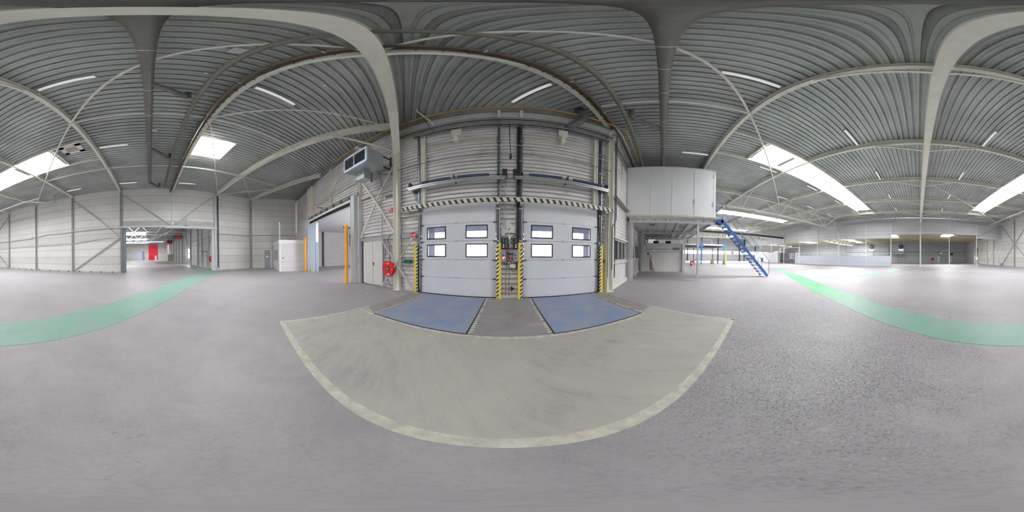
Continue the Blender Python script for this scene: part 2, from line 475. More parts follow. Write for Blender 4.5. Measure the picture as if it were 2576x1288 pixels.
# ------------------------------------------------------------------ floor
f = MB(); f.quad([(-40, -75, 0), (56, -75, 0), (56, 56, 0), (-40, 56, 0)]); S(f, 'floor', FLOOR)
def flat_patch(pts, h, mat_, name, label=None, cat=None, kind=None, group=None):
    m = MB(); n = len(pts); b = 0
    m.v = [Vector((p[0], p[1], h)) for p in pts] + [Vector((p[0], p[1], 0)) for p in pts]
    m.f.append(tuple(range(n))); m.mi.append(0)
    for i in range(n): m.f.append((i, (i + 1) % n, n + (i + 1) % n, n + i)); m.mi.append(0)
    o = m.build(name, mat_, origin=(0, 0, 0))
    return tag(o, label, cat, group, kind)
def dpt(*tn): return [tuple(DP(t, n, 0)[:2]) for t, n in tn]
# pale slab: an L-shaped apron around the plates, its near edge slightly ragged
edge = [(-3.36 + i * (6.97 / 40), .62 + random.uniform(-.018, .018)) for i in range(41)]
flat_patch(dpt(*edge, (3.6, 2.95), (2.98, 2.72), (2.98, 2.64), (-2.8, 2.64), (-3.3, 2.95)), .006, SLAB, 'floor_slab', kind='structure')
mbl = MB()
for (a0, a1, b0, b1) in ((-3.38, -2.84, 2.9, 5.3), (2.99, 3.6, 2.9, 5.3)):
    mbl.box(a0, a1, b0, b1, 0, .006, DF)
S(mbl, 'trim_4', EDGE)
rim = MB()
rim.box(-3.36, 3.61, .60, .70, 0, .0085, DF); rim.box(-3.36, 3.0, 2.60, 2.68, 0, .009, DF)
rim.box(-3.42, -3.34, .6, 3.0, 0, .0085, DF); rim.box(3.57, 3.64, .6, 3.0, 0, .0085, DF)
S(rim, 'trim_5', mat('pale_mortar_edge', (196, 192, 180), .7, var=.18, scale=9))
FLH = stripes_mat('floor_hazard_tape', (206, 204, 180), (96, 92, 86), 0, .1, .5)
def dock_leveller(t0, t1, label):
    e = thing('dock_leveller', label, 'dock leveller', DP((t0 + t1) / 2, 3.95, 0), 'blue dock leveller plates')
    m = MB(); m.box(t0 + .015, t1 - .015, 2.72, 5.28, 0, .012, DF); m.build('tread_plate', PLBLUE, e)
    m = MB(); m.box(t0 - .02, t1 + .02, 2.68, 5.3, 0, .0075, DF); m.build('pit_frame', BLACK, e)
dock_leveller(-2.83, -.68, 'blue steel tread plate in the floor before the left sectional door')
dock_leveller(.83, 2.97, 'blue steel tread plate in the floor before the right sectional door')
m = MB(); m.box(-.66, .81, 2.7, 5.3, 0, .010, DF); tag(m.build('floor_plate', PLGREY), 'grey steel tread plate between the two blue plates', 'floor plate')
m = MB()
for a, lo, hi in ((-.66, 2.75, 5.2), (.735, 2.75, 5.2), (-2.9, 2.75, 5.1), (2.99, 2.75, 5.1)):
    k = 0
    y = lo
    while y < hi:
        w_ = .075
        p = [DP(a, y, .0135), DP(a + w_, y + .03, .0135), DP(a + w_, y + .085, .0135), DP(a, y + .055, .0135)]
        if random.random() > .12: m.quad(p)
        y += .105; k += 1
S(m, 'floor_marking', mat('cream_marking', (214, 210, 186), .6))
m = MB()   # dashed chalky frame at the foot of the brace
for (p, q) in (((-5.3, 4.5), (-3.5, 4.5)), ((-5.3, 4.75), (-3.4, 4.75)), ((-4.6, 5.0), (-3.4, 4.45)), ((-5.2, 4.1), (-3.8, 4.1))):
    n_ = 14
    for i in range(n_):
        a = i / n_; b = a + .035
        s0 = DP(p[0] + (q[0] - p[0]) * a, p[1] + (q[1] - p[1]) * a, .004); s1 = DP(p[0] + (q[0] - p[0]) * b, p[1] + (q[1] - p[1]) * b, .004)
        m.bar(s0, s1, .03, .003)
S(m, 'floor_marking', mat('cream_marking', (214, 210, 186), .6))
# green walkway
near = [(-4.5, -18.0), (-4.5, -13), (-4.42, -10), (-4.2, -6.7), (-4.05, -3.9), (-3.75, -2.2), (-3.55, -1.0)]
main_near = [(-2.6, -17.8), (-2.95, -12.8), (-2.9, -8.0), (-2.62, -4.2), (-2.55, -2.4), (-2.5, 0), (-2.42, 2.4), (-2.38, 4.3), (-2.3, 5.4)]
main_far = [(-3.36, 5.9), (-3.38, 3.7), (-3.4, 2.4), (-3.5, 0), (-3.65, -1.2), (-3.9, -3.0), (-4.1, -5), (-4.35, -9), (-4.4, -14.5), (-4.45, -17.3)]
flat_patch([tuple(DP(t, n, 0)[:2]) for n, t in main_near + main_far], .004, WALK, 'floor_marking', kind='structure')
flat_patch([tuple(DP(t, n, 0)[:2]) for n, t in [(-2.3, 5.4), (-2.16, 8.3), (-2.02, 11.1), (-1.93, 14.7), (-1.92, 15.2), (-2.82, 15.2), (-2.81, 15), (-3.2, 11.9), (-3.25, 8), (-3.36, 5.9)]], .0044, WALK, 'floor_marking', kind='structure')
flat_patch([tuple(DP(t, n, 0)[:2]) for n, t in [(-1.92, 15.2), (-1.8, 22), (-2.7, 22), (-2.82, 15.2)]], .0046, WALK, 'floor_marking', kind='structure')
flat_patch([(9.6, 7.1), (9.0, 6.2), (11.7, 4.3), (16.4, 2.6), (24, 2.0), (24.4, 2.9), (16.8, 3.6), (12.4, 5.4)], .004, GREENP, 'floor_marking', kind='structure')
flat_patch([(-6.2, -15.6), (-5.0, -15.6), (-5.1, -40), (-6.0, -50)], .0052, GREENP, 'floor_marking', kind='structure')

# ------------------------------------------------------------------ roof deck with its skylight openings
SKYL = [  # x0,x1,y0,y1
    (5.15, 21.6, 6.5, 8.5), (5.3, 21.6, -9.25, -7.25), (-4.3, -2.45, -9.25, -7.25), (7.9, 21.4, 21.6, 23.6), (7.9, 21.4, 37.0, 39.0)]  # last skylight is added to brighten the deep end of the hall
def deck(name, x0, x1, y0, y1, z, pitch, holes, material, dep=.085, taper=None):
    m = MB(); n = int((y1 - y0) / pitch)
    prof = [(0, 0), (.27, 0), (.30, -.14), (.36, -.14), (.39, 0), (.64, 0), (.68, 1), (.94, 1), (.98, 0), (1.0, 0)]
    for i in range(n):
        ya = y0 + i * pitch; yc = ya + pitch / 2
        segs = [(x0, x1)]
        for (hx0, hx1, hy0, hy1) in holes:
            if hy0 < yc < hy1:
                ns = []
                for (a, b) in segs:
                    if hx1 <= a or hx0 >= b: ns.append((a, b)); continue
                    if hx0 > a: ns.append((a, hx0))
                    if hx1 < b: ns.append((hx1, b))
                segs = ns
        for (a, b) in segs:
            for (p, q) in zip(prof, prof[1:]):
                za = z + dep * abs(p[1]); zb = z + dep * abs(q[1])
                m.quad([(a, ya + p[0] * pitch, za), (b, ya + p[0] * pitch, za), (b, ya + q[0] * pitch, zb), (a, ya + q[0] * pitch, zb)])
    o = m.build(name, material, origin=(0, 0, 0)); o['kind'] = 'structure'; return o
deck('ceiling', -19.5, XF + .3, YL - .6, YE + .3, ZD, .25, SKYL, DECK)
m = MB(); m.box(-19.5, XF + .3, YL - .6, YE + .3, ZD + .95, ZD + 1.05)   # top of roof build-up closes the grooves' ends
S(MB().box(-19.6, -19.45, YL - .6, YE + .3, ZD, ZD + .3), 'trim_1', CREAM)
k = 0
for (x0, x1, y0, y1) in SKYL:
    k += 1
    o = thing('window_%d' % k, None, None, ((x0 + x1) / 2, (y0 + y1) / 2, ZD)); o['kind'] = 'structure'
    c = MB()
    for (a, b, d, e) in ((x0 - .06, x0, y0 - .06, y1 + .06), (x1, x1 + .06, y0 - .06, y1 + .06), (x0, x1, y0 - .06, y0), (x0, x1, y1, y1 + .06)):
        c.box(a, b, d, e, ZD - .02, ZD + .55)
    c.build('window_curb', WHITEP, o)
    p = MB(); n = max(1, round((x1 - x0) / 1.05)); st = (x1 - x0) / n
    for i in range(n): p.box(x0 + i * st + .015, x0 + (i + 1) * st - .015, y0, y1, ZD + .48, ZD + .5)
    p.build('glazing', {1: SKYM, 2: SKYL2, 3: SKYN}.get(k, SKYM), o)
    g = MB()
    for i in range(1, n): g.box(x0 + i * st - .015, x0 + i * st + .015, y0, y1, ZD + .46, ZD + .49)
    if n > 1: g.build('glazing_bar', BOXG, o)

# ------------------------------------------------------------------ walls
def wall_rects(name, mats, along, fixed0, fixed1, rects, fr=WF):
    """rects (a0,a1,z0,z1) along axis 0 or 1"""
    m = MB()
    for (a0, a1, z0, z1) in rects:
        if along == 0: m.box(a0, a1, fixed0, fixed1, z0, z1, fr)
        else: m.box(fixed0, fixed1, a0, a1, z0, z1, fr)
    return S(m, name, mats)
wall_rects('wall_left', CONC, 0, YL - .2, YL, [(-10.9, -6.35, 0, ZD), (-6.35, 2.6, 4.35, ZD), (2.6, XF + .1, 0, ZD)])
# bay between the panel wall and the dock wall
c631 = Vector((-10.95, YL, 0)); ccor = DP(T0, DN, 0)
s0 = c631.dot(DF[1])
m = MB(); m.box(T0 - .2, T0, s0 - .1, DN, 0, ZD, DF); S(m, 'wall_nw', CONC)
# ribbed dock wall
def rib_piece(mb, t0, t1, z0, z1, n0=DN, pitch=.17, d=.05):
    z = math.floor(z0 / pitch) * pitch; prof = [(0, 0), (.70, 0), (.74, 1), (.96, 1), (1, 0)]
    pts = []
    while z < z1:
        for (a, b) in prof[:-1]:
            zz = z + a * pitch
            if z0 < zz < z1: pts.append((zz, b))
        z += pitch
    pts = [(z0, 0)] + pts + [(z1, 0)]
    for (a, b) in zip(pts, pts[1:]):
        mb.quad([DP(t0, n0 - 0 + b[1] * d * 0 + a[1] * d, a[0]), DP(t1, n0 + a[1] * d, a[0]), DP(t1, n0 + b[1] * d, b[0]), DP(t0, n0 + b[1] * d, b[0])])
m = MB()
D1 = (-3.09, -.345, 3.26); D2 = (.575, 3.35, 3.26)
BIG = (-13.25, -6.95, 4.45)
TR = 4.02
for (a, b, z0, z1) in ((-6.95, -3.09, 0, 7.95), (-.345, .575, 0, 7.95), (3.35, TR, 0, 7.95), (-3.09, -.345, 3.26, 7.95), (.575, 3.35, 3.26, 7.95), (-13.25, -6.95, 4.45, 7.95), (T0, -13.25, 4.1, 7.95)):
    rib_piece(m, a, b, z0, z1)
S(m, 'wall_front', RIB)
m = MB(); m.box(T0, TR, DN + .05, DN + .1, 3.26, ZD + .3, DF)
for a, b in ((-6.95, -3.09), (-.345, .575), (3.35, TR)): m.box(a, b, DN + .05, DN + .1, 0, 3.26, DF)
m.box(T0, -13.25, DN + .05, DN + .1, 0, 3.26, DF)
m2 = MB()
m2.box(T0, -13.25, DN + .05, DN + .1, 3.26, 4.5, DF)
# outer skin, leaving the big opening free
m = MB()
for (a, b, z0, z1) in ((-6.9, -3.09, 0, ZD), (-.345, .575, 0, ZD), (3.35, TR, 0, ZD), (-3.09, -.345, 3.26, ZD), (.575, 3.35, 3.26, ZD), (-13.25, -6.9, 4.5, ZD), (T0 - .2, -13.25, 0, ZD)):
    m.box(a, b, DN + .05, DN + .12, z0, z1, DF)
S(m, 'wall_front_outer', RIB)
m = MB(); m.box(T0, -13.3, DN - .02, DN + .04, 0, 4.1, DF); S(m, 'wall_front_lower', HUTP)
m = MB(); m.box(T0, TR, DN - .06, DN + .05, 7.95, ZD + .05, DF); S(m, 'trim_2', mat('dull_eaves_board', (150, 146, 138), .6))
# window wall
WN1 = (7.05, 9.2); WN2 = (9.95, 14.4); WZ = (1.22, 2.22)
Yc = 6.32
def ribx(mb, y0, y1, z0, z1, pitch=.1, d=.02):
    z = z0; pts = []
    prof = [(0, 0), (.7, 0), (.85, 1)]
    while z < z1:
        for (a, b) in prof:
            zz = z + a * pitch
            if zz < z1: pts.append((zz, b))
        z += pitch
    pts.append((z1, 0))
    for a, b in zip(pts, pts[1:]):
        mb.quad([(XW - a[1] * d, y0, a[0]), (XW - a[1] * d, y1, a[0]), (XW - b[1] * d, y1, b[0]), (XW - b[1] * d, y0, b[0])])
m = MB()
for (a, b, z0, z1) in ((Yc, YE, 0, WZ[0]), (Yc, YE, WZ[1], ZD), (Yc, WN1[0], *WZ), (WN1[1], WN2[0], *WZ), (WN2[1], YE, *WZ)):
    ribx(m, a, b, z0, z1, .1 if z1 < 3 else .2)
S(m, 'wall_east', RIB)
m = MB()
for (a, b, z0, z1) in ((Yc, YE, 0, WZ[0]), (Yc, YE, WZ[1], ZD), (Yc, WN1[0], *WZ), (WN1[1], WN2[0], *WZ), (WN2[1], YE, *WZ)):
    m.box(XW - .12, XW - .05, a, b, z0, z1)
S(m, 'wall_east_outer', RIB)
for i, (a, b) in enumerate((WN1, WN2)):
    o = thing('window_%d' % (6 + i), None, None, (XW, (a + b) / 2, WZ[0])); o['kind'] = 'structure'
    g = MB(); g.box(XW - .05, XW - .035, a, b, *WZ); g.build('pane', WINDK, o)
    fr = MB(); n = 3 if i == 0 else 5
    for q in range(n + 1): fr.box(XW - .04, XW + .03, a + (b - a) * q / n - .03, a + (b - a) * q / n + .03, *WZ)
    fr.box(XW - .04, XW + .03, a, b, WZ[0], WZ[0] + .05); fr.box(XW - .04, XW + .03, a, b, WZ[1] - .05, WZ[1]); fr.build('window_frame', GREYP, o)
# end wall with its window band
m = MB()
segs = [(-1.9, 12.0), (12.5, 22.5), (23.4, 38.5), (39.2, 44)]
m.box(XW - .2, 52, YE, YE + .2, 0, 2.2); m.box(XW - .2, 52, YE, YE + .2, 3.15, ZD)
last = XW - .2
for (a, b) in segs: m.box(last, a, YE, YE + .2, 2.2, 3.15); last = b
m.box(last, 52, YE, YE + .2, 2.2, 3.15)
S(m, 'wall_back', FASC)
for i, (a, b) in enumerate(segs):
    o = thing('window_%d' % (8 + i), None, None, ((a + b) / 2, YE, 2.2)); o['kind'] = 'structure'
    g = MB(); g.box(a, b, YE + .05, YE + .07, 2.2, 3.15); g.build('pane', WINM, o)
    fr = MB(); n = max(2, round((b - a) / 1.6))
    for q in range(n + 1): fr.box(a + (b - a) * q / n - .025, a + (b - a) * q / n + .025, YE - .02, YE + .04, 2.2, 3.15)
    fr.build('window_frame', BOXG, o)
# far fascia above the opening to the back bay
wall_rects('wall_far', FASC, 1, XF, XF + .15, [(YL, -10.3, 5.1, ZD), (-10.3, -.4, 5.6, ZD), (-.4, 4.7, 5.5, ZD), (4.7, YE, 4.97, ZD)])
S(MB().box(XF - .06, XF + .2, 4.7, YE, 4.9, 4.99).box(XF - .06, XF + .2, YL, -10.3, 5.03, 5.12).box(XF - .03, XF + .18, YL, YE, 7.55, 7.8), 'trim_3', GREYP)
# back bay
ZBB = 6.25
m = MB(); m.box(51, 51.2, YL, YE, 0, ZBB + .2); S(m, 'wall_back_far', BACKW)
wall_rects('wall_left_far', CONC, 0, YL - .2, YL, [(XF + .1, 39.8, 0, ZBB + .1), (39.8, 42.6, 4.3, ZBB + .1), (42.6, 51, 0, ZBB + .1)])
BSK = [(31.5, 36.8, 4.5, 6.0), (29.2, 36.0, -7.0, -4.9), (32, 47, 17, 19), (30, 44, 31, 34)]  # includes extra skylights added to brighten the dark back bay
deck('ceiling_far', XF + .15, 51, YL - .2, YE, ZBB, .25, BSK, DECK2, .06)
for i, (x0, x1, y0, y1) in enumerate(BSK):
    o = thing('window_%d' % (12 + i), None, None, ((x0 + x1) / 2, (y0 + y1) / 2, ZBB)); o['kind'] = 'structure'
    MB().box(x0, x1, y0, y1, ZBB + .3, ZBB + .32).build('glazing', SKYM, o)
    c = MB()
    for (a, b, d, e) in ((x0 - .05, x0, y0 - .05, y1 + .05), (x1, x1 + .05, y0 - .05, y1 + .05), (x0, x1, y0 - .05, y0), (x0, x1, y1, y1 + .05)): c.box(a, b, d, e, ZBB - .02, ZBB + .35)
    c.build('window_curb', WHITEP, o)
# left hall behind the doorway
ZLH = 7.0
LSK = [(.9, 8.5, -27.6, -26.2), (.9, 8.5, -39.5, -38), (.9, 8.5, -51, -49.5), (12, 18, -27.6, -26), (-5, 9, -61.6, -60.2)]  # last skylight is added to brighten the far end wall
deck('ceiling_south', -7.2, 20, -69.5, YL - .2, ZLH, .25, LSK, DECK, .06)
for i, (x0, x1, y0, y1) in enumerate(LSK):
    o = thing('window_%d' % (16 + i), None, None, ((x0 + x1) / 2, (y0 + y1) / 2, ZLH)); o['kind'] = 'structure'
    MB().box(x0, x1, y0, y1, ZLH + .3, ZLH + .32).build('glazing', SKYM, o)
    c = MB()
    for (a, b, d, e) in ((x0 - .05, x0, y0 - .05, y1 + .05), (x1, x1 + .05, y0 - .05, y1 + .05), (x0, x1, y0 - .05, y0), (x0, x1, y1, y1 + .05)): c.box(a, b, d, e, ZLH - .02, ZLH + .35)
    c.build('window_curb', WHITEP, o)
m = MB(); m.box(-7.1, 20, -69.6, -69.3, 0, ZLH + .1); m.box(20, 20.2, -69.5, YL - .2, 0, ZLH + .1); S(m, 'wall_south', CONC)
m = MB(); m.box(-7.1, -6.95, -69.5, -29.6, 0, ZLH + .1); m.box(-7.1, -6.95, -27.4, YL - .2, 0, ZLH + .1); m.box(-7.1, -6.95, -29.6, -27.4, 3.3, ZLH + .1)
m.box(-7.1, -6.95, -29.6, -27.4, 0, .9); S(m, 'wall_sw', CONC)
o = thing('window_21', None, None, (-7, -28.5, .9)); o['kind'] = 'structure'
g = MB()
for r_ in range(2):
    for c_ in range(3): g.box(-7.05, -7.02, -29.5 + c_ * .7, -28.9 + c_ * .7, 1.25 + r_ * .9, 1.8 + r_ * .9)
g.build('pane', WINM, o)
MB().box(-7.09, -7.06, -29.6, -27.4, .9, 3.3).build('window_frame', GREYP, o)

# ------------------------------------------------------------------ annex behind the big door
m = MB(); m.box(-18.6, -18.4, DN + .12, 17, 0, 4.6, DF); S(m, 'wall_north', BRICK)
m = MB(); m.box(-18.5, -5.5, 17, 17.2, 0, 4.6, DF); m.box(-5.7, -5.5, DN + .12, 8, 0, 4.6, DF); m.box(-5.7, -5.5, 14, 17, 0, 4.6, DF); m.box(-5.7, -5.5, 8, 14, 0, .8, DF); m.box(-5.7, -5.5, 8, 14, 3.4, 4.6, DF); S(m, 'wall_north_inner', CONC)
o = thing('window_22', None, None, DP(-5.6, 11, .8)); o['kind'] = 'structure'  # unseen window, added to bring daylight onto the block wall
MB().box(-5.62, -5.6, 8, 14, .8, 3.4, DF).build('pane', WINM, o)
c = MB()
for q in range(5): c.box(-5.72, -5.6, 8 + 1.5 * q - .04, 8 + 1.5 * q + .04, .8, 3.4, DF)
c.build('window_frame', GREYP, o)
m = MB()
for i in range(9):
    m.box(-18.5, -5.5, DN + .12 + i * 1.25, DN + .12 + i * 1.25 + 1.235, 4.35, 4.6, DF)
m.box(-18.5, -5.5, DN + .12, 17, 4.55, 4.6, DF); S(m, 'ceiling_north', CEILW)
m = MB(); m.box(-18.38, -18.2, 8.68, 8.88, 0, 4.35, DF); tag(m.build('steel_column', BLACK), 'black steel post against the white block wall beyond the roller doorway', 'column')
m = MB(); m.tube([DP(-18.3, 12.9, 4.3), DP(-18.3, 12.9, 2.6), DP(-18.3, 13.15, 2.45)], .06); tag(m.build('drain_pipe', BLACK), 'short black pipe hanging on the block wall beyond the roller doorway', 'pipe')
m = MB(); m.box(-13.4, -13.15, 5.6, 5.86, 0, 2.6, DF, 0).box(-13.4, -13.15, 5.6, 5.86, 2.6, 4.35, DF, 1)
tag(m.build('clad_pier', [BLUEG, WHITEP]), 'pier painted white above and blue grey below behind the roller doorway', 'pier')
for i, (a, b) in enumerate(((9.0, 11.0), (13, 15))):
    m = MB(); m.box(-14.0 + i * 2, -13.85 + i * 2, a, b, 4.25, 4.35, DF)
    tag(m.build('dark_ceiling_lamp', BLACK), ['dark strip lamp on the white ceiling beyond the roller doorway, nearer one', 'dark strip lamp on the white ceiling beyond the roller doorway, deeper one'][i], 'lamp')

# ------------------------------------------------------------------ dock doors
def sectional(idx, D):
    t0, t1, zt = D
    o = thing('door_%d' % idx, None, None, DP((t0 + t1) / 2, DN - .03, 0)); o['kind'] = 'structure'
    zs = [.02, .665, 1.305, 1.95, 2.59, 3.24]
    cx = (t0 + t1) / 2
    wins = [(cx - 1.11, cx - .41), (cx + .37, cx + 1.07)]
    n0 = DN - .04; n1 = DN + .02
    for i, (a, b) in enumerate(zip(zs, zs[1:])):
        b -= .008
        m = MB()
        if i in (2, 3):
            wz = (a + .115, a + .515); x = t0
            m.box(t0, t1, n0, n1, a, wz[0], DF); m.box(t0, t1, n0, n1, wz[1], b, DF)
            for (p, q) in wins: m.box(x, p, n0, n1, wz[0], wz[1], DF); x = q
            m.box(x, t1, n0, n1, wz[0], wz[1], DF)
        else: m.box(t0, t1, n0, n1, a, b, DF)
        # faint horizontal ribs
        for r_ in range(1, 5):
            zz = a + (b - a) * r_ / 5
            if i in (2, 3) and wz[0] - .02 < zz < wz[1] + .02: continue
            m.box(t0 + .05, t1 - .05, n0 - .0015, n0, zz, zz + .02, DF)
        p_ = m.build('door_panel', DOORW, o)
        if i in (2, 3):
            for (p, q) in wins:
                fr = MB()
                fr.box(p - .03, q + .03, n0 - .012, n0 + .002, wz[0] - .03, wz[0] + .012, DF); fr.box(p - .03, q + .03, n0 - .012, n0 + .002, wz[1] - .012, wz[1] + .03, DF)
                fr.box(p - .03, p + .012, n0 - .012, n0 + .002, wz[0], wz[1], DF); fr.box(q - .012, q + .03, n0 - .012, n0 + .002, wz[0], wz[1], DF)
                fo = fr.build('window_frame', DKFR, o)
                MB().box(p + .01, q - .01, n0 + .02, n0 + .026, wz[0] + .01, wz[1] - .01, DF).build('pane', GLASS, fo)
    m = MB()
    for z in zs[1:5]: m.box(cx - .05, cx + .05, n0 - .018, n0, z - .03, z + .03, DF)
    m.build('hinge', BOXG, o)
    m = MB()
    for z in zs[1:5]: m.box(t0, t1, n1, n1 + .01, z - .04, z + .04, DF)
    m.build('joint_backing', STEEL, o)  # dark strips added to block daylight through the panel joints
    m = MB()
    for z in zs[1:5]:
        for (a, b) in ((t0 - .03, t0 + .1), (t1 - .1, t1 + .03)): m.box(a, b, n0 - .03, n0, z - .03, z + .01, DF); 
    m.build('edge_roller', STEEL, o)
    m = MB(); m.box(t0, t1, n0 - .01, n1, 0, .03, DF); m.build('bottom_seal', BLACK, o)
    m = MB(); m.box(t0, t1, n0 - .004, n0 + .01, .09, .1, DF); m.build('bottom_rail', BOXG, o)
    # shelter curtains outside
    m = MB()
    side = (t0 - .6, t0 + .1) if idx == 1 else (t1 - .1, t1 + .6)
    m.box(side[0], side[1], 6.35, 6.4, 0, 4, DF); m.box(t0 - .6, t1 + .6, 6.35, 6.4, 2.42, 4, DF)
    m.build('shelter_curtain', mat('shelter_fabric', (120, 126, 142), .7), o)
sectional(1, D1); sectional(2, D2)

def angle_post(t, side, label):
    o = thing('guard_post', label, 'post', DP(t, DN - .17, 0), 'yellow and black guard posts at the dock doors')
    a, b = t - .075, t + .075
    m = MB(); m.box(a if side < 0 else t, t if side < 0 else b, 5.26, 5.275, 0, 1.87, DF); m.build('plain_face', YEL, o)
    m = MB(); m.box(t if side < 0 else a, b if side < 0 else t, 5.26, 5.275, 0, 1.87, DF); m.build('striped_face', HAZ, o)
    m = MB(); m.box(a if side < 0 else b - .012, a + .012 if side < 0 else b, 5.275, 5.42, 0, 1.87, DF); m.build('return_face', YEL, o)
    m = MB(); m.box(a - .01, b + .01, 5.25, 5.42, 0, .012, DF); m.build('foot_plate', YEL, o)
angle_post(-3.26, -1, 'yellow and black guard post beside the green wall case')
angle_post(-.245, 1, 'yellow and black guard post right of the left sectional door')
angle_post(.455, -1, 'yellow and black guard post left of the right sectional door')
angle_post(3.47, 1, 'yellow and black guard post near the right corner column')

def door_track(t, label, dark=True):
    o = thing('door_track', label, 'door track', DP(t, DN - .1, 0), 'vertical door tracks on the dock wall')
    m = MB(); m.box(t - .035, t + .02, 5.34, 5.44, 0, 7.0, DF); m.build('channel', STEEL, o)
    m = MB(); m.box(t + .025, t + .05, 5.30, 5.44, 0.1, 6.9, DF); m.build('guide_rail', GALV, o)
    m = MB(); m.box(t - .09, t + .09, 5.28, 5.44, 6.88, 6.98, DF); m.build('top_bracket', GALV, o)
    m = MB()
    for z in (1.9, 3.0, 4.9, 5.9): m.box(t - .06, t + .07, 5.32, 5.45, z, z + .06, DF)
    m.build('wall_bracket', GALV, o)
door_track(-3.17, 'steel door track at the far left edge of the left sectional door')
door_track(-.26, 'steel door track between the left sectional door and the control boxes')
door_track(.47, 'steel door track between the control boxes and the right sectional door')
door_track(3.44, 'steel door track at the far right edge of the right sectional door')

def wall_post(t, label, n=5.36, w_=.16, z1=7.0, z0=0):
    m = MB(); m.hcol(t, n, z0, z1, w_, .14, DF); tag(m.build('wall_post', CREAM), label, 'post', 'cream wall posts behind the door tracks')
wall_post(-2.98, 'cream steel post above the left side of the left sectional door', z0=3.3)
wall_post(3.22, 'cream steel post above the right side of the right sectional door', z0=3.3)
for t, s in ((-.26, 'left'), (.47, 'right')):
    m = MB(); m.box(t - .05, t + .05, 5.3, 5.42, 7.35, 7.95, DF)
    tag(m.build('strut', CREAM), 'short cream strut under the eaves above the %s track of the control bay' % s, 'strut')

def spring_shaft(t0, t1, ta, tb, tc, td, side, label):
    o = thing('torsion_spring_shaft', label, 'door spring', DP((t0 + t1) / 2, 5.2, 4.15), 'torsion spring shafts above the dock doors')
    z = 4.27; n = 5.18
    m = MB(); m.tube([DP(t0, n, z), DP(t1, n, z)], .014); m.build('shaft', GALV, o)
    for (a, b) in ((ta, tb), (tc, td)):
        m = MB(); turns = 26; pts = []
        for i in range(turns * 8 + 1):
            q = i / 8 * 2 * math.pi; pts.append(DP(a + (b - a) * i / (turns * 8), n + .048 * math.cos(q), z + .048 * math.sin(q)))
        m.tube(pts, .016, 5); m.tube([DP(a, n, z), DP(b, n, z)], .040, 10); m.build('coil_spring', SPRING, o)
    m = MB(); m.box(t0 - .05, t1 + .05, 5.1, 5.22, 4.12, 4.17, DF); m.box(t0, t1, 5.12, 5.16, 4.05, 4.12, DF); m.build('carrier_rail', GALV, o)
    e = t0 if side < 0 else t1
    m = MB(); m.lathe(DP(e + .1 * -side * -1 * 0 + (.06 if side < 0 else -.06), n, z), DF[0], [(-.03, .1), (-.02, .11), (0, .075), (.02, .11), (.03, .1)], 20); m.build('cable_drum', STEEL, o)
    i_ = t1 if side < 0 else t0
    m = MB(); m.lathe(DP(i_ + (-.2 if side < 0 else .2), n, z), DF[0], [(-.03, .1), (0, .05), (.03, .1)], 20); m.build('cable_drum', STEEL, o)
    mid = (tb + tc) / 2
    m = MB(); m.box(mid - .02, mid + .02, 5.12, 5.44, 4.12, 4.36, DF); m.build('centre_bearing', STEEL, o)
    m = MB(); q = e
    m.prism([(q - .02 if side < 0 else q + .02, 4.12), (q + (.32 if side < 0 else -.32), 4.12), (q + (.32 if side < 0 else -.32), 3.42)], DF, 5.36, 5.375); m.build('gusset_plate', STEEL, o)
    m = MB(); m.box(i_ - (.22 if side < 0 else .05), i_ + (.05 if side < 0 else .22), 5.1, 5.3, 4.13, 4.4, DF); 
    m = MB(); m.box(i_ - .08, i_ + .08, 5.06, 5.26, 4.17, 4.42, DF); m.build('gearbox', BLACK, o)
spring_shaft(-3.5, -.06, -2.95, -1.86, -1.6, -.56, -1, 'blue coil spring shaft above the left sectional door')
spring_shaft(.28, 3.66, .72, 1.83, 2.22, 3.4, 1, 'blue coil spring shaft above the right sectional door')

o = thing('barrier_bar', 'long cream bar with black slanted bands across both dock doors', 'bar', DP(.05, 5.1, 3.2))
m = MB(); m.box(-3.8, 3.86, 5.07, 5.13, 3.205, 3.335, DF); m.build('striped_bar', BARH, o)
m = MB(); m.box(-3.8, 3.86, 5.055, 5.14, 3.335, 3.35, DF); m.build('top_lip', WHITEP, o)
m = MB()
for t in (-3.55, 3.6, -.26, .47, .18): m.box(t - .04, t + .04, 5.1, 5.44, 3.12, 3.2, DF)
m.build('bracket', BOXG, o)

# girts on the dock wall
def girt(t0, t1, z, label, h=.1, d=.14, n1=5.45):
    m = MB(); m.box(t0, t1, n1 - d, n1, z - h / 2, z + h / 2, DF); m.box(t0, t1, n1 - d, n1 - d + .012, z - h / 2 - .03, z + h / 2, DF)
    tag(m.build('wall_rail', CREAM if z > 2.5 else GREYP), label, 'rail', 'horizontal rails on the dock wall')
girt(-6.66, -4.34, 2.24, 'pale rail above the grey double doors')
girt(-4.04, -3.3, 2.24, 'pale rail behind the red sign beside the left sectional door')
girt(-4.04, -3.0, 3.1, 'pale rail at bar height between column and left sectional door')
girt(-6.6, -4.34, 4.5, 'cream rail below the big unit heater', .09)
girt(3.55, 3.72, 3.15, 'short pale rail under the right end of the striped bar')
girt(-2.88, -.35, 6.15, 'cream rail high above the left sectional door', .16, .06)
girt(.56, 3.14, 6.15, 'cream rail high above the right sectional door', .16, .06)
girt(-13.2, -7.0, 5.7, 'long cream rail above the striped roller', .12, .14)
girt(-18.6, -13.5, 5.9, 'cream rail in the dark bay left of the roller doorway', .1, .1)

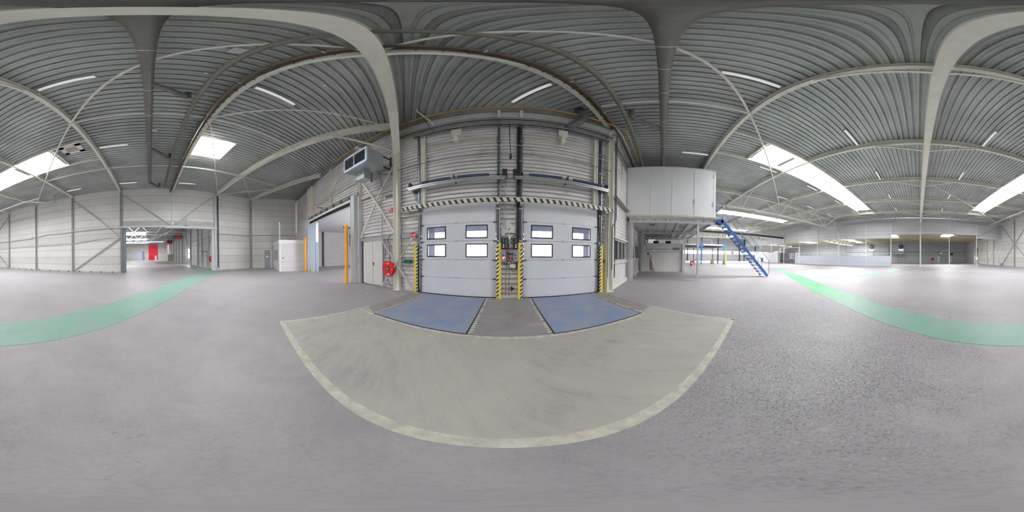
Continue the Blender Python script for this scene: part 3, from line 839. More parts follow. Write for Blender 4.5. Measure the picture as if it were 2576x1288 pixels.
# columns of the dock wall
def col(name, label, x, y, z0, z1, h, w_, fr=WF, mt=None, group=None):
    m = MB(); m.hcol(x, y, z0, z1, h, w_, fr); m.box(x - h / 2 - .04, x + h / 2 + .04, y - w_ / 2 - .04, y + w_ / 2 + .04, z0, z0 + .02, fr)
    return tag(m.build(name, mt or CREAM), label, 'column', group)
col('steel_column', 'cream steel column carrying the deep roof girder beside the hose reel', -4.19, 5.29, 0, 6.3, .26, .2, DF)
col('steel_column', 'cream corner column right of the dock doors', 3.86, 5.33, 0, 7.5, .26, .24, DF)
col('steel_column', 'cream column beside the hanging foot of the unit heater', -6.72, 5.37, 4.5, 8.0, .2, .16, DF)
m = MB(); m.box(-5.05, -4.97, 5.22, 5.3, 0, 2.2, DF); m.box(-5.05, -4.97, 5.22, 5.44, 0, .02, DF)
tag(m.build('door_post', GREYP), 'slim pale post between the double doors and the hose reel', 'post')
for t, z0, lb in ((-9.9, 4.75, 'pale upright in the cladding above the roller doorway, middle one'), (-13.5, 4.2, 'cream column above the left end of the roller doorway'), (-17.9, 4.2, 'pale upright in the dark bay beside the corner'), (-14.2, 4.2, 'pale upright just left of the roller doorway column')):
    m = MB(); m.hcol(t, 5.36, z0, 7.95, .18 if '13.5' not in str(t) else .3, .16, DF); tag(m.build('wall_post', CREAM), lb, 'post')
# diagonal braces
def brace(p0, p1, label, w_=.07, h=.07, mt=None, name='diagonal_brace', group=None):
    m = MB(); m.bar(p0, p1, w_, h); tag(m.build(name, mt or CREAM), label, 'brace', group)
brace(DP(-6.6, 5.25, 5.7), DP(-4.3, 5.25, 2.42), 'cream diagonal brace falling from the heater to the deep girder column')
brace(DP(-4.4, 5.3, 5.55), DP(-6.56, 5.3, 2.32), 'cream diagonal brace rising towards the deep girder column')
brace(DP(-4.95, 5.16, 2.14), DP(-3.3, 5.16, .1), 'grey diagonal brace crossing in front of the column below the red sign', .08, .03, GREYP)
brace(DP(-3.3, 5.12, 2.12), DP(-4.95, 5.12, .03), 'grey diagonal brace crossing in front of the hose reel', .08, .03, GREYP)
brace(DP(-13.3, 5.3, 5.85), DP(-10.0, 5.3, 4.9), 'thin brace between uprights above the roller doorway')
brace(DP(-9.8, 5.3, 5.9), DP(-7.6, 5.3, 7.6), 'thin brace under the eaves left of the unit heater')

# big roller door in the dock wall
o = thing('door_3', None, None, DP(-10.1, 5.1, 0)); o['kind'] = 'structure'
m = MB(); m.box(-7.0, -6.72, 4.98, 5.42, 0, 4.7, DF); m.box(-6.72, -6.6, 5.2, 5.44, 0, 4.65, DF); m.build('side_casing', GREYP, o)
m = MB(); m.box(-13.55, -13.25, 4.98, 5.42, 0, 4.5, DF); m.build('side_casing', GREYP, o)
m = MB(); m.box(-7.01, -6.99, 4.95, 5.0, 0, 4.7, DF); m.box(-13.26, -13.2, 4.95, 5.02, 0, 4.5, DF); m.build('guide_edge', WHITEP, o)
m = MB(); m.box(-13.25, -7.0, 5.0, 5.06, 4.38, 4.52, DF); m.build('bottom_bar', WHITEP, o)
m = MB(); m.box(-13.25, -7.0, 5.06, 5.14, 4.22, 4.4, DF); m.build('rubber_apron', DARKGL, o)
m = MB(); m.box(-13.25, -7.0, 5.14, 5.45, 4.3, 4.5, DF); m.build('lintel_lining', BOXG, o)
m = MB(); m.box(-13.25, -13.15, 5.0, 5.57, 0, 4.35, DF); m.build('reveal', BLUEG, o)
m = MB(); a = -13.3
cuts = []
x = -13.4
while x < -7.05:
    for (L, k) in ((.62, 0), (.3, 1)):
        e = min(-7.0, x + L); m.tube([DP(x, 5.15, 4.68), DP(e, 5.15, 4.68)], .13, 16, k); x = e
        if x >= -7.05: break
m.build('striped_roller', [CANVAS1, CANVAS2], o)
m = MB(); m.box(-13.6, -13.45, 5.0, 5.4, 4.5, 4.95, DF); m.box(-6.98, -6.75, 5.2, 5.4, 4.7, 4.9, DF); m.build('roller_bracket', BOXG, o)
m = MB(); m.prism([(-13.6, 4.1), (-13.6, 4.75), (-15.0, 4.45), (-15.3, 4.1)], DF, 5.3, 5.36); tag(m.build('gable_panel', WHITEP), 'pale slanted panel at the left end of the striped roller', 'panel')
m = MB(); m.tube([DP(-11.2, 5.35, 5.15), DP(-11.2, 5.0, 5.2), DP(-11.25, 4.9, 5.12)], .025); tag(m.build('flood_lamp', BLACK), 'small black lamp on an arm above the striped roller', 'lamp')

# double doors
o = thing('door_4', None, None, DP(-5.85, 5.38, 0)); o['kind'] = 'structure'
for (a, b) in ((-6.44, -5.75), (-5.73, -5.1)): MB().box(a, b, 5.36, 5.42, .05, 2.15, DF).build('door_leaf', mat('cream_door_leaf', (210, 210, 207), .45, var=.03), o)
MB().box(-6.56, -6.45, 5.4, 5.45, 0, 2.17, DF).build('shadow_gap', DARKGL, o)  # black strip stands in for the shade in the gap
m = MB(); m.box(-5.71, -5.67, 5.33, 5.36, .95, 1.12, DF); m.box(-5.71, -5.6, 5.31, 5.33, 1.03, 1.05, DF); m.build('door_handle', STEEL, o)
MB().box(-5.14, -5.11, 5.34, 5.37, 1.2, 1.32, DF).build('door_lock', BLACK, o)
MB().box(-5.45, -5.2, 5.34, 5.37, 2.1, 2.15, DF).build('door_closer', WHITEP, o)

# hose reel
def hose_reel(c, ax, label, r=.3, d=.14):
    o = thing('fire_hose_reel', label, 'hose reel', c)
    ax = Vector(ax)
    m = MB(); m.lathe(c, ax, [(-d / 2, r * .97), (-d / 2 + .01, r), (-d / 2 + .02, r), (-d / 2 + .03, r * .9), (d / 2 - .03, r * .9), (d / 2 - .02, r), (d / 2, r * .97)], 36); dr = m.build('drum', RED, o, smooth=False)
    m = MB(); m.lathe(Vector(c) - ax * (d / 2 + .004), ax, [(-.01, r * .3), (.006, r * .31)], 28); m.build('hub_ring', BLACK, dr)
    m = MB(); m.lathe(Vector(c) - ax * (d / 2 + .02), ax, [(-.012, r * .1), (-.01, r * .17), (.01, r * .17)], 20); m.build('hub', GALV, dr)
    return o
c = DP(-4.5, 5.13, .89); h = hose_reel(c, DF[1], 'large red fire hose reel on the dock wall behind the crossed braces', .31)
m = MB(); m.box(-4.56, -4.46, 5.05, 5.055, 1.08, 1.13, DF); m.build('sticker', YEL, h, )
m = MB(); m.box(-4.55, -4.42, 5.05, 5.055, .63, .69, DF); m.build('sticker', WSIGN, h)
m = MB(); m.box(-4.33, -4.26, 5.05, 5.055, .86, .9, DF); m.build('sticker', YEL, h)
m = MB(); m.box(-4.6, -4.4, 5.19, 5.44, .8, .98, DF); m.build('wall_bracket', RED, h)
m = MB(); m.tube([DP(-4.75, 5.3, .7), DP(-4.7, 5.3, .3), DP(-4.55, 5.28, .12), DP(-4.35, 5.3, .2), DP(-4.3, 5.3, .5)], .012); m.build('hose', DARKGL, h)
m = MB(); m.tube([DP(-4.4, 5.35, .05), DP(-4.4, 5.35, .6)], .03); m.build('supply_pipe', CONDUIT, h)
# pipes and small boxes about the reel
def tubes(name, label, cat, pts, r, mt=CONDUIT, group=None, n=8):
    m = MB(); m.tube(pts, r, n); return tag(m.build(name, mt), label, cat, group)
tubes('conduit', 'grey bent conduit dropping from the heater to the hose reel', 'pipe', [DP(-4.37, 5.3, 5.62), DP(-5.1, 5.3, 5.57), DP(-5.2, 5.3, 5.5), DP(-5.18, 5.3, 5.3), DP(-5.07, 5.3, 5.05), DP(-5.06, 5.3, 3.5), DP(-5.04, 5.3, 2.1), DP(-4.86, 5.3, 1.9), DP(-4.84, 5.3, 1.4)], .022)
tubes('conduit', 'dark cable running down beside the deep girder column', 'cable', [DP(-4.37, 5.3, 5.2), DP(-4.36, 5.3, 2.4), DP(-4.6, 5.3, 2.3), DP(-4.72, 5.3, 2.1), DP(-4.6, 5.3, 1.9), DP(-4.6, 5.3, 1.1)], .014, BLACK)
tubes('conduit', 'thin bent cable below the small wall box by the hose reel', 'cable', [DP(-4.5, 5.3, 1.9), DP(-4.5, 5.3, 1.6), DP(-4.38, 5.3, 1.5), DP(-4.36, 5.3, 1.3)], .01, BLACK)
def wbox(name, label, cat, t0, t1, z0, z1, mt, n0=5.33, n1=5.44, group=None):
    m = MB(); m.box(t0, t1, n0, n1, z0, z1, DF); m.box(t0 + .01, t1 - .01, n0 - .006, n0, z0 + .01, z1 - .01, DF); return tag(m.build(name, mt), label, cat, group)
wbox('junction_box', 'white switch box above the hose reel', 'switch box', -4.86, -4.68, 1.36, 1.47, WHITEP)
wbox('junction_box', 'pale grey box beside the column above the hose reel', 'switch box', -4.47, -4.32, 1.72, 2.0, BOXG)
wbox('junction_box', 'small brown box under the pale grey box beside the column', 'switch box', -4.42, -4.32, 1.5, 1.7, EDGE)
wbox('junction_box', 'small pale box on the conduit below the upper red sign', 'switch box', -5.1, -5.0, 2.95, 3.1, WHITEP)
wbox('junction_box', 'black key switch beside the left yellow guard post', 'switch', -3.4, -3.35, 1.2, 1.28, BLACK)
wbox('junction_box', 'black key switch beside the guard post at the right corner', 'switch', 3.6, 3.66, 1.18, 1.3, BLACK)
wbox('wall_vent', 'grey slotted vent beside the deep girder column', 'vent', -4.93, -4.34, 4.12, 4.26, DARKST, 5.4)
# green case
o = thing('first_aid_case', 'green wall case between the column and the left sectional door', 'case', DP(-3.69, 5.38, 1.13))
MB().box(-3.84, -3.54, 5.3, 5.43, 1.14, 1.27, DF).build('case_body', GREEN, o)
MB().box(-3.83, -3.78, 5.27, 5.3, 1.16, 1.25, DF).box(-3.76, -3.55, 5.285, 5.3, 1.15, 1.28, DF).build('case_lid', GREEN, o)
# signs
def sign(t0, t1, z0, z1, n, label, shapes):
    o = thing('fire_sign', label, 'sign', DP((t0 + t1) / 2, n, z0), 'red fire safety signs')
    MB().box(t0, t1, n - .01, n, z0, z1, DF).build('sign_plate', REDP, o)
    m = MB()
    for (a, b, c_, d) in shapes: m.box(t0 + a * (t1 - t0), t0 + b * (t1 - t0), n - .013, n - .01, z0 + c_ * (z1 - z0), z0 + d * (z1 - z0), DF)
    m.build('pictogram', WSIGN, o)
sign(-3.53, -3.3, 2.1, 2.33, 5.3, 'red fire extinguisher sign with a white border at the left sectional door', [(0, 1, 0, .06), (.1, .9, .16, .2), (.2, .38, .35, .8), (.6, .7, .4, .78), (.75, .85, .4, .78), (0, .05, 0, 1), (.95, 1, 0, 1)])
sign(-4.72, -4.53, 3.37, 3.58, 5.42, 'small red hose reel sign high beside the cream column', [(.12, .9, .1, .2), (.15, .4, .55, .85), (.55, .85, .35, .45), (.45, .65, .6, .85)])

# control boxes between the doors
def controller(t0, label_b, label_g, lit, dt):
    g = 'dock controller boxes between the doors'
    o = thing('door_controller', label_b, 'control box', DP(t0 + .07, 5.3, 1.66), g)
    cs = MB().box(t0, t0 + .145, 5.24, 5.43, 1.66, 2.03, DF).build('casing', BLACK, o); o = cs
    m = MB(); m.box(t0 + .05, t0 + .095, 5.236, 5.24, 1.77, 1.82, DF); m.box(t0 + .045, t0 + .1, 5.236, 5.24, 1.7, 1.75, DF); m.build('keypad', mat('red_white_keypad', (226, 190, 184), .5), o)
    m = MB(); m.box(t0 + .06, t0 + .08, 5.236, 5.24, 1.93, 1.95, DF); m.box(t0 + .06, t0 + .08, 5.236, 5.24, 1.89, 1.905, DF); m.box(t0 + .06, t0 + .085, 5.236, 5.24, 1.985, 2.0, DF); m.build('indicator', BOXG, o)
    o = thing('leveller_controller', label_g, 'control box', DP(t0 + .07, 5.28, 1.26), g)
    cs = MB().box(t0 - .005, t0 + .155, 5.2, 5.43, 1.26, 1.64, DF).build('casing', mat('grey_control_casing', (142, 143, 150), .45, var=.04), o); o = cs
    MB().box(t0 + .03, t0 + .11, 5.196, 5.2, 1.43, 1.5, DF).build('blue_label', mat('blue_label', (50, 84, 170), .4), o)
    m = MB(); m.lathe(DP(t0 + .06, 5.2, 1.37), DF[1], [(-.03, .02), (0, .026)], 14); m.build('stop_button', RLED if lit else RED, o)
    m = MB(); m.lathe(DP(t0 + .1, 5.2, 1.4), DF[1], [(-.015, .012), (0, .014)], 12); m.build('start_button', emit('warm_pilot_lamp', (255, 200, 150), 1.3) if lit else WSIGN, o)
    MB().box(t0 + .085, t0 + .12, 5.195, 5.2, 1.48, 1.5, DF).build('label', WSIGN, o)
controller(-.165, 'black door control box beside the left sectional door', 'grey control box with a lit red button, left one', True, 0)
controller(.235, 'black door control box beside the right sectional door', 'grey control box with unlit buttons, right one', False, 0)
wbox('notice_board', 'white backing board with a paper, left above the control boxes', 'notice', -.18, -.04, 2.1, 2.42, PAPER, 5.42, 5.44)
wbox('notice_board', 'white backing board, right above the control boxes', 'notice', .12, .28, 2.2, 2.43, PAPER, 5.42, 5.44)
m = MB(); m.prism([(-.14, 2.53), (.04, 2.67), (.19, 2.44), (.01, 2.3)], DF, 5.42, 5.43); PN = tag(m.build('paper_notice', PAPER), 'tilted white paper with small marks above the control boxes', 'notice')
m = MB()
for (t, z) in ((.02, 2.6), (.1, 2.53), (-.05, 2.5), (.05, 2.46), (.02, 2.4)): m.box(t, t + .022, 5.412, 5.42, z, z + .012, DF)
m.build('print', BLACK, PN)
wbox('junction_box', 'small grey relay box between the two black control boxes', 'switch box', .1, .17, 1.72, 1.85, BOXG)
wbox('junction_box', 'white double switch hanging below the right control box', 'switch', .12, .3, 1.05, 1.17, WHITEP)
wbox('junction_box', 'small white cover above the relay box', 'switch box', .075, .135, 1.98, 2.1, WHITEP)
for (t, z, lb) in ((.04, 1.62, 'red industrial plug topmost between the control boxes'), (.04, 1.33, 'red industrial plug lower left between the control boxes'), (.14, 1.33, 'red industrial plug lower right between the control boxes')):
    o = thing('power_plug', lb, 'plug', DP(t, 5.35, z - .06), 'red industrial plugs')
    m = MB(); m.lathe(DP(t, 5.36, z), DF[1], [(-.1, .03), (-.06, .04), (0, .042), (.06, .04)], 16); m.build('plug_body', RED, o)
    m = MB(); m.lathe(DP(t, 5.36, z), DF[1], [(-.112, .014), (-.1, .018)], 14); m.build('plug_collar', WSIGN, o)
cab = [[(-.25, 2.2), (-.15, 2.05), (-.08, 2.08), (.03, 2.0), (.05, 1.8), (.04, 1.66)], [(.3, 2.1), (.2, 2.08), (.16, 2.02), (.22, 1.95), (.12, 1.84), (.06, 1.76)], [(.12, 2.15), (.16, 2.2), (.3, 2.16), (.35, 2.05)], [(-.06, 2.14), (0, 2.12), (.05, 2.04), (.06, 1.5), (.05, 1.25), (0, 1.3)], [(.05, 1.58), (.12, 1.46)], [(.14, 1.28), (.2, 1.16), (.3, 1.14), (.34, 1.05), (.3, .95), (.2, .93), (.12, 1.02)], [(.33, 1.26), (.35, 1.1), (.33, 1.0)], [(-.08, 1.26), (-.06, 1.18), (0, 1.15), (.03, 1.22)]]
for i, p in enumerate(cab):
    q = []
    for a, b in zip(p, p[1:]):
        for s_ in range(4): q.append(DP(a[0] + (b[0] - a[0]) * s_ / 4, 5.36, a[1] + (b[1] - a[1]) * s_ / 4))
    q.append(DP(p[-1][0], 5.36, p[-1][1]))
    tubes('cable', ['black cable from the left track into the top plug', 'black cable from the right control box', 'black cable arching over the right control box', 'long black cable between the three plugs', 'short black cable under the top plug', 'looped black cable under the white double switch', 'short cable below the right grey control box', 'short loop of cable below the left grey control box'][i], 'cable', q, .009, BLACK, 'loose cables around the control boxes')
for t, lb in ((-.01, 'left'), (.09, 'right')):
    tubes('conduit', 'grey pipe running down to the floor between the guard posts, %s one' % lb, 'pipe', [DP(t, 5.36, .1), DP(t, 5.36, 1.12)], .016)
for t, lb in ((-.08, 'first'), (-.02, 'second'), (.3, 'third')):
    tubes('conduit', 'thin pale conduit rising behind the striped bar, %s from the left' % lb, 'pipe', [DP(t, 5.4, 2.35 if t < .2 else 2.1), DP(t, 5.4, 4.1)], .011, BOXG)
m = MB(); m.prism([(.15, .25), (.15, .42), (.26, .335)], DF, 5.33, 5.44); tag(m.build('wedge_block', BLACK), 'small dark triangular block low between the guard posts', 'block')
# cable ladder in black beside right track
o = thing('cable_ladder', 'dark vertical cable ladder beside the right door track', 'cable ladder', DP(.36, 5.38, 1.9))
MB().box(.33, .345, 5.36, 5.44, 1.9, 7.0, DF).box(.415, .43, 5.36, 5.44, 1.9, 7.0, DF).build('side_rail', DARKST, o)
m = MB()
for i in range(34): m.box(.345, .415, 5.38, 5.4, 1.95 + i * .15, 1.97 + i * .15, DF)
m.build('rung', DARKST, o)
tubes('cable', 'bundle of dark cables in the vertical ladder', 'cable', [DP(.38, 5.37, 1.9), DP(.38, 5.37, 6.9)], .022, BLACK)
tubes('cable', 'black rope with a knot hanging high between the doors', 'rope', [DP(.08, 5.2, 6.85), DP(.1, 5.2, 5.6), DP(.12, 5.2, 5.25)], .012, BLACK)
m = MB(); m.lathe(DP(.12, 5.2, 5.2), (0, 0, -1), [(0, .015), (.05, .035), (.12, .03), (.2, .05), (.3, .01)], 8); tag(m.build('rope_knot', BLACK), 'dark knotted end of the hanging rope between the doors', 'rope')

# wall-top devices
for (t, lb) in ((-1.68, 'left'), (1.88, 'right')):
    o = thing('door_motor', 'cream motor bracket on the cladding above the %s sectional door' % lb, 'bracket', DP(t, 5.35, 6.05), 'cream brackets above the doors')
    MB().box(t - .16, t + .16, 5.25, 5.44, 6.42, 6.78, DF).build('mount_plate', CREAM, o)
    MB().box(t - .07, t + .07, 5.2, 5.44, 6.05, 6.42, DF).build('stem', CREAM, o)
def tray(t0, t1, n, z, label):
    o = thing('cable_tray', label, 'cable tray', DP((t0 + t1) / 2, n, z), 'galvanised trays along the top of the dock wall')
    MB().box(t0, t1, n - .12, n - .11, z, z + .06, DF).box(t0, t1, n + .11, n + .12, z, z + .06, DF).build('side_rail', GALV, o)
    m = MB(); k = int((t1 - t0) / .3)
    for i in range(k): m.box(t0 + i * .3, t0 + i * .3 + .03, n - .11, n + .11, z, z + .012, DF)
    m.build('rung', GALV, o)
    m = MB(); m.tube([DP(t0, n, z + .03), DP(t1, n, z + .03)], .03, 6); m.build('cable_bundle', DARKST, o)
tray(-4.05, 3.9, 5.2, 7.1, 'upper galvanised cable tray under the eaves of the dock wall')
tray(-3.3, 3.75, 5.22, 6.78, 'lower galvanised cable tray just above the door tracks')
tubes('wire_rope', 'pale pipe across the cladding, upper of two above the springs', 'pipe', [DP(-4.1, 5.2, 5.6), DP(3.95, 5.2, 5.62)], .012, CREAM)
tubes('wire_rope', 'dark pipe across the cladding, lower of two above the springs', 'pipe', [DP(-4.1, 5.2, 5.2), DP(3.85, 5.2, 5.14)], .012, DARKST)
tubes('conduit', 'conduit running up the corner column right of the doors', 'pipe', [DP(3.9, 5.15, .9), DP(3.9, 5.15, 2.6), DP(4.05, 5.1, 2.9), DP(4.05, 5.1, 7.3), DP(3.9, 5.15, 7.4)], .02, DARKST)
tubes('conduit', 'black strap pipe on the corner column face', 'pipe', [DP(3.72, 5.18, .6), DP(3.72, 5.18, 3.9)], .01, BLACK)
# gas pipe along dock wall then window wall
gp = [DP(-8.5, 4.9, 7.7), DP(4.1, 4.9, 7.72)]
gx = gp[1].x
tubes('gas_pipe', 'ochre gas pipe under the roof along the dock wall and round the corner', 'pipe', [gp[0], gp[1], Vector((gx + .12, gp[1].y + .1, 7.72)), Vector((gx + .15, gp[1].y + .4, 7.72)), Vector((gx + .15, 20, 7.72))], .028, GASY)
tubes('gas_pipe', 'pale thin pipe beside the ochre gas pipe over the window wall', 'pipe', [DP(3.9, 4.95, 7.7), Vector((gx - .1, gp[1].y + .5, 7.7)), Vector((gx - .1, 20, 7.7))], .02, CREAM)
tubes('gas_pipe', 'short ochre branch crossing to the window wall above the box', 'pipe', [Vector((gx + .15, 8.6, 7.6)), Vector((XW + .05, 8.6, 7.6))], .016, GASY)
tubes('gas_pipe', 'ochre drop pipe on the window wall beside the white box', 'pipe', [Vector((XW + .1, 7.9, 6.9)), Vector((XW + .1, 7.9, 5.9)), Vector((XW + .1, 7.6, 5.75)), Vector((XW + .1, 7.2, 5.8))], .016, GASY)
# flexible duct by the eaves and loose white cable
m = MB(); pts = [DP(2.05, 5.3, 6.95), DP(2.15, 5.15, 7.15), DP(2.35, 5.0, 7.35), DP(2.45, 4.95, 7.6), DP(2.4, 5.0, 7.9), DP(2.35, 5.05, 8.35)]
m.tube(pts, .17, 18); tag(m.build('exhaust_elbow', mat('dark_grey_duct', (104, 104, 108), .4, var=.1), smooth=True), 'fat grey exhaust elbow rising to the roof above the right sectional door', 'duct')
tubes('cable', 'white cable bundle looping down from the roof beside the girder', 'cable', [DP(-2.9, 4.75, 8.35), DP(-2.88, 4.8, 8.15), DP(-2.78, 4.9, 7.95), DP(-2.65, 5.0, 7.7), DP(-2.5, 5.1, 7.45), DP(-2.45, 5.25, 7.2)], .035, WHITEP)
tubes('cable', 'thin dark cable beside the white cable bundle under the roof', 'cable', [DP(-2.9, 4.8, 8.0), DP(-2.7, 4.95, 7.6), DP(-2.62, 5.2, 7.2), DP(-2.5, 5.3, 6.9)], .012, BLACK)

# unit heater
o = thing('unit_heater', 'big grey box-shaped air heater hung high on the dock wall', 'heater', DP(-5.27, 4.4, 5.4))
MB().box(-6.0, -4.54, 4.0, 4.85, 5.42, 6.17, DF).build('casing', HEATER, o)
m = MB()
m.box(-6.04, -4.5, 3.93, 4.0, 5.38, 5.5, DF); m.box(-6.04, -4.5, 3.93, 4.0, 6.1, 6.2, DF); m.box(-6.04, -5.95, 3.93, 4.0, 5.38, 6.2, DF); m.box(-4.6, -4.5, 3.93, 4.0, 5.38, 6.2, DF); m.box(-5.33, -5.28, 3.94, 4.0, 5.38, 6.2, DF)
HF = m.build('outlet_frame', HEATF, o)
MB().box(-5.95, -4.6, 3.985, 3.998, 5.5, 6.1, DF).build('dark_interior', DARKGL, HF)  # black sheet stands in for the shade behind the louvres
m = MB()
for i in range(9):
    z = 5.53 + i * .065; m.prism([(-5.94, z), (-4.61, z), (-4.61, z + .012), (-5.94, z + .012)], DF, 3.945, 3.985)
m.build('louvre_blade', STEEL, HF)
MB().box(-5.72, -5.15, 4.35, 4.75, 4.95, 5.42, DF).build('intake_box', HEATER, o)
m = MB()
for t in (-5.9, -4.65): m.box(t, t + .05, 4.85, 5.45, 5.5, 5.55, DF); m.box(t, t + .05, 4.85, 5.45, 6.1, 6.15, DF); m.box(t, t + .05, 5.38, 5.45, 5.3, 6.3, DF)
m.build('wall_frame', DARKST, o)
m = MB(); m.tube([DP(-5.8, 4.5, 6.17), DP(-5.8, 4.5, 7.0)], .05, 10); m.tube([DP(-5.6, 4.55, 6.17), DP(-5.6, 4.55, 6.9)], .035, 10); FP = m.build('flue_pipe', GASY, o)
m = MB(); m.lathe(DP(-5.8, 4.5, 7.0), (0, 0, 1), [(0, .09), (.08, .12), (.16, .09)], 16); m.lathe(DP(-5.6, 4.55, 6.9), (0, 0, 1), [(0, .06), (.05, .09), (.1, .06)], 16); m.build('flue_cap', WHITEP, FP)
m = MB(); m.tube([DP(-4.9, 4.9, 5.42), DP(-4.9, 4.9, 5.25), DP(-4.75, 5.1, 5.2), DP(-4.75, 5.35, 5.3)], .014, 6); m.build('cable', BLACK, o)

# ------------------------------------------------------------------ roof steel
def roof_beam(x, y0, y1, label, w_=.16, h=.33, mt=CREAM):
    m = MB(); m.ibeam((x, y0, ZB + h / 2), (x, y1, ZB + h / 2), h, w_); tag(m.build('roof_beam', mt), label, 'beam', 'cross beams under the roof deck')
roof_beam(-11.0, YL, -6.3, 'cream roof beam reaching the dock wall above the hut, the shortest one', .22)
roof_beam(-6.75, YL, -.45, 'wide cream roof beam ending at the deep girder above the heater', .26, .33)
roof_beam(XW - .06, YL, 6.35, 'cream roof beam with the brown pipe beside it, crossing above the dock doors', .23, .33)
names = ['first', 'second', 'third', 'fourth', 'fifth']
for i, x in enumerate((2.78, 7.8, 12.8, 17.8, 22.8)):
    roof_beam(x, YL, YE, 'long grey roof beam, %s one inward from the dock doors' % names[i], .16)
m = MB()
gy = -.38; zb = 7.5
m.ibeam((-5.0, gy, (zb + ZD - .02) / 2), (XF, gy, (zb + ZD - .02) / 2), ZD - .02 - zb, .3, .025, .014)
# haunch down to the column at the dock end
for (x0, z0, x1, z1) in ((-5.0, zb, -5.9, 7.05), (-5.9, 7.05, -6.75, 6.25)):
    m.bar((x0, gy, z0), (x1, gy, z1), .3, .03)
m.prism([(-5.0, zb), (-5.9, 7.05), (-6.75, 6.25), (-6.75, ZD), (-5.0, ZD)], WF, gy - .008, gy + .008)
m.bar((-5.0, gy, ZD - .02), (-6.9, gy, ZD - .02), .3, .03)
tag(m.build('roof_girder', CREAM), 'deep cream girder running overhead from the hose reel column into the hall', 'girder')
# knee braces at the girder
for i, x in enumerate((XW, 2.78, 7.8, 12.8, 17.8, 22.8)):
    for s_, nm in ((1, 'mezzanine'), (-1, 'panel wall')):
        brace((x, gy + s_ * 2.5, ZB), (x, gy + s_ * .12, zb + .03), 'knee brace from the girder to the %s roof beam on the %s side' % (['brown pipe', 'first', 'second', 'third', 'fourth', 'fifth'][i], nm), .08, .08, None, 'knee_brace', 'knee braces at the deep girder')
brace((-6.75, -3.1, ZB), (-6.8, -.55, 6.45), 'knee brace from the wide roof beam down to the hose reel column', .08, .08, None, 'knee_brace')
# struts between beams and flat roof bracing
def strut(p, q, label, w_=.07): brace(p, q, label, w_, w_, None, 'roof_strut', 'struts and flat bracing under the roof')
ys = [('panel wall', -15.3), ('left skylight', -10.4), ('hatch', -5.4), ('mezzanine', 4.7), ('right skylight', 9.7)]
xs = [-6.75, XW, 2.78, 7.8]
strut((XW, -5.4, ZB - .05), (2.78, -5.4, ZB - .05), 'thin roof strut beside the open hatch frame, left of the long duct')
strut((XW, 4.7, ZB - .05), (2.78, 4.7, ZB - .05), 'thin roof strut passing above the white raised box')
strut((-6.75, -5.4, ZB - .05), (XW, -5.4, ZB - .05), 'thin roof strut between the wide beam and the brown pipe beam')
strut((-6.75, -10.4, ZB - .05), (XW, -10.4, ZB - .05), 'thin roof strut near the small square skylight')
strut((-11, -10.4, ZB - .05), (-6.75, -10.4, ZB - .05), 'thin roof strut above the striped roller')
strut((XW, -10.4, ZB - .05), (2.78, -10.4, ZB - .05), 'thin roof strut between small skylight and panel wall')
strut((2.78, -10.4, ZB - .05), (7.8, -10.4, ZB - .05), 'thin roof strut along the edge of the left long skylight')
strut((2.78, -5.4, ZB), (XW, -.45, ZB - .1), 'flat roof brace from the hatch side to the girder')
strut((2.78, 4.8, ZB), (XW, -.3, ZB - .1), 'flat roof brace from above the stairs side to the girder')
strut((2.78, 4.8, ZB), (7.8, 9.75, ZB - .05), 'flat roof brace crossing below the start of the right long skylight')
strut((7.8, 9.75, ZB), (12.8, 14.75, ZB - .05), 'flat roof brace ending at the lattice girder')
strut((2.78, -5.4, ZB), (7.8, -10.4, ZB - .05), 'flat roof brace crossing below the left long skylight')
strut((7.8, -10.4, ZB), (12.8, YL + .1, ZB - .05), 'flat roof brace ending at the panel wall')
strut((-6.75, -.5, ZB - .1), (XW, -5.4, ZB - .05), 'flat roof brace between heater and brown pipe beam', .05)
strut((XW, -5.4, ZB - .05), (-6.75, -15.2, ZB - .1), 'flat roof brace falling towards the doorway corner', .05)
strut((-6.75, -10.4, ZB - .05), (-11, -15.2, ZB - .1), 'flat roof brace near the side bay column', .05)
strut((-6.75, -15.2, ZB - .12), (-11, -10.4, ZB - .12), 'flat roof brace crossing above the hut', .05)
strut((17.8, 14.75, ZB - .05), (22.8, 9.7, ZB - .05), 'flat roof brace beyond the right long skylight')
strut((22.8, 9.7, ZB - .05), (XF, 4.7, ZB - .05), 'flat roof brace ending at the far fascia right of the girder')
strut((17.8, YL, ZB - .05), (22.8, -10.4, ZB - .05), 'flat roof brace beyond the left long skylight')
strut((22.8, -10.4, ZB - .05), (XF, -5.4, ZB - .05), 'flat roof brace ending at the far fascia left of the girder')
strut((12.8, -.4, ZB - .05), (17.8, -5.4, ZB - .05), 'flat roof brace leaving the girder in its third bay')
strut((17.8, -5.4, ZB - .05), (22.8, -10.4, ZB - .1), 'flat roof brace in the bay of the left long skylight end')
strut((22.8, -10.4, ZB - .1), (XF, -15.2, ZB - .1), 'flat roof brace running into the far corner of the panel wall')
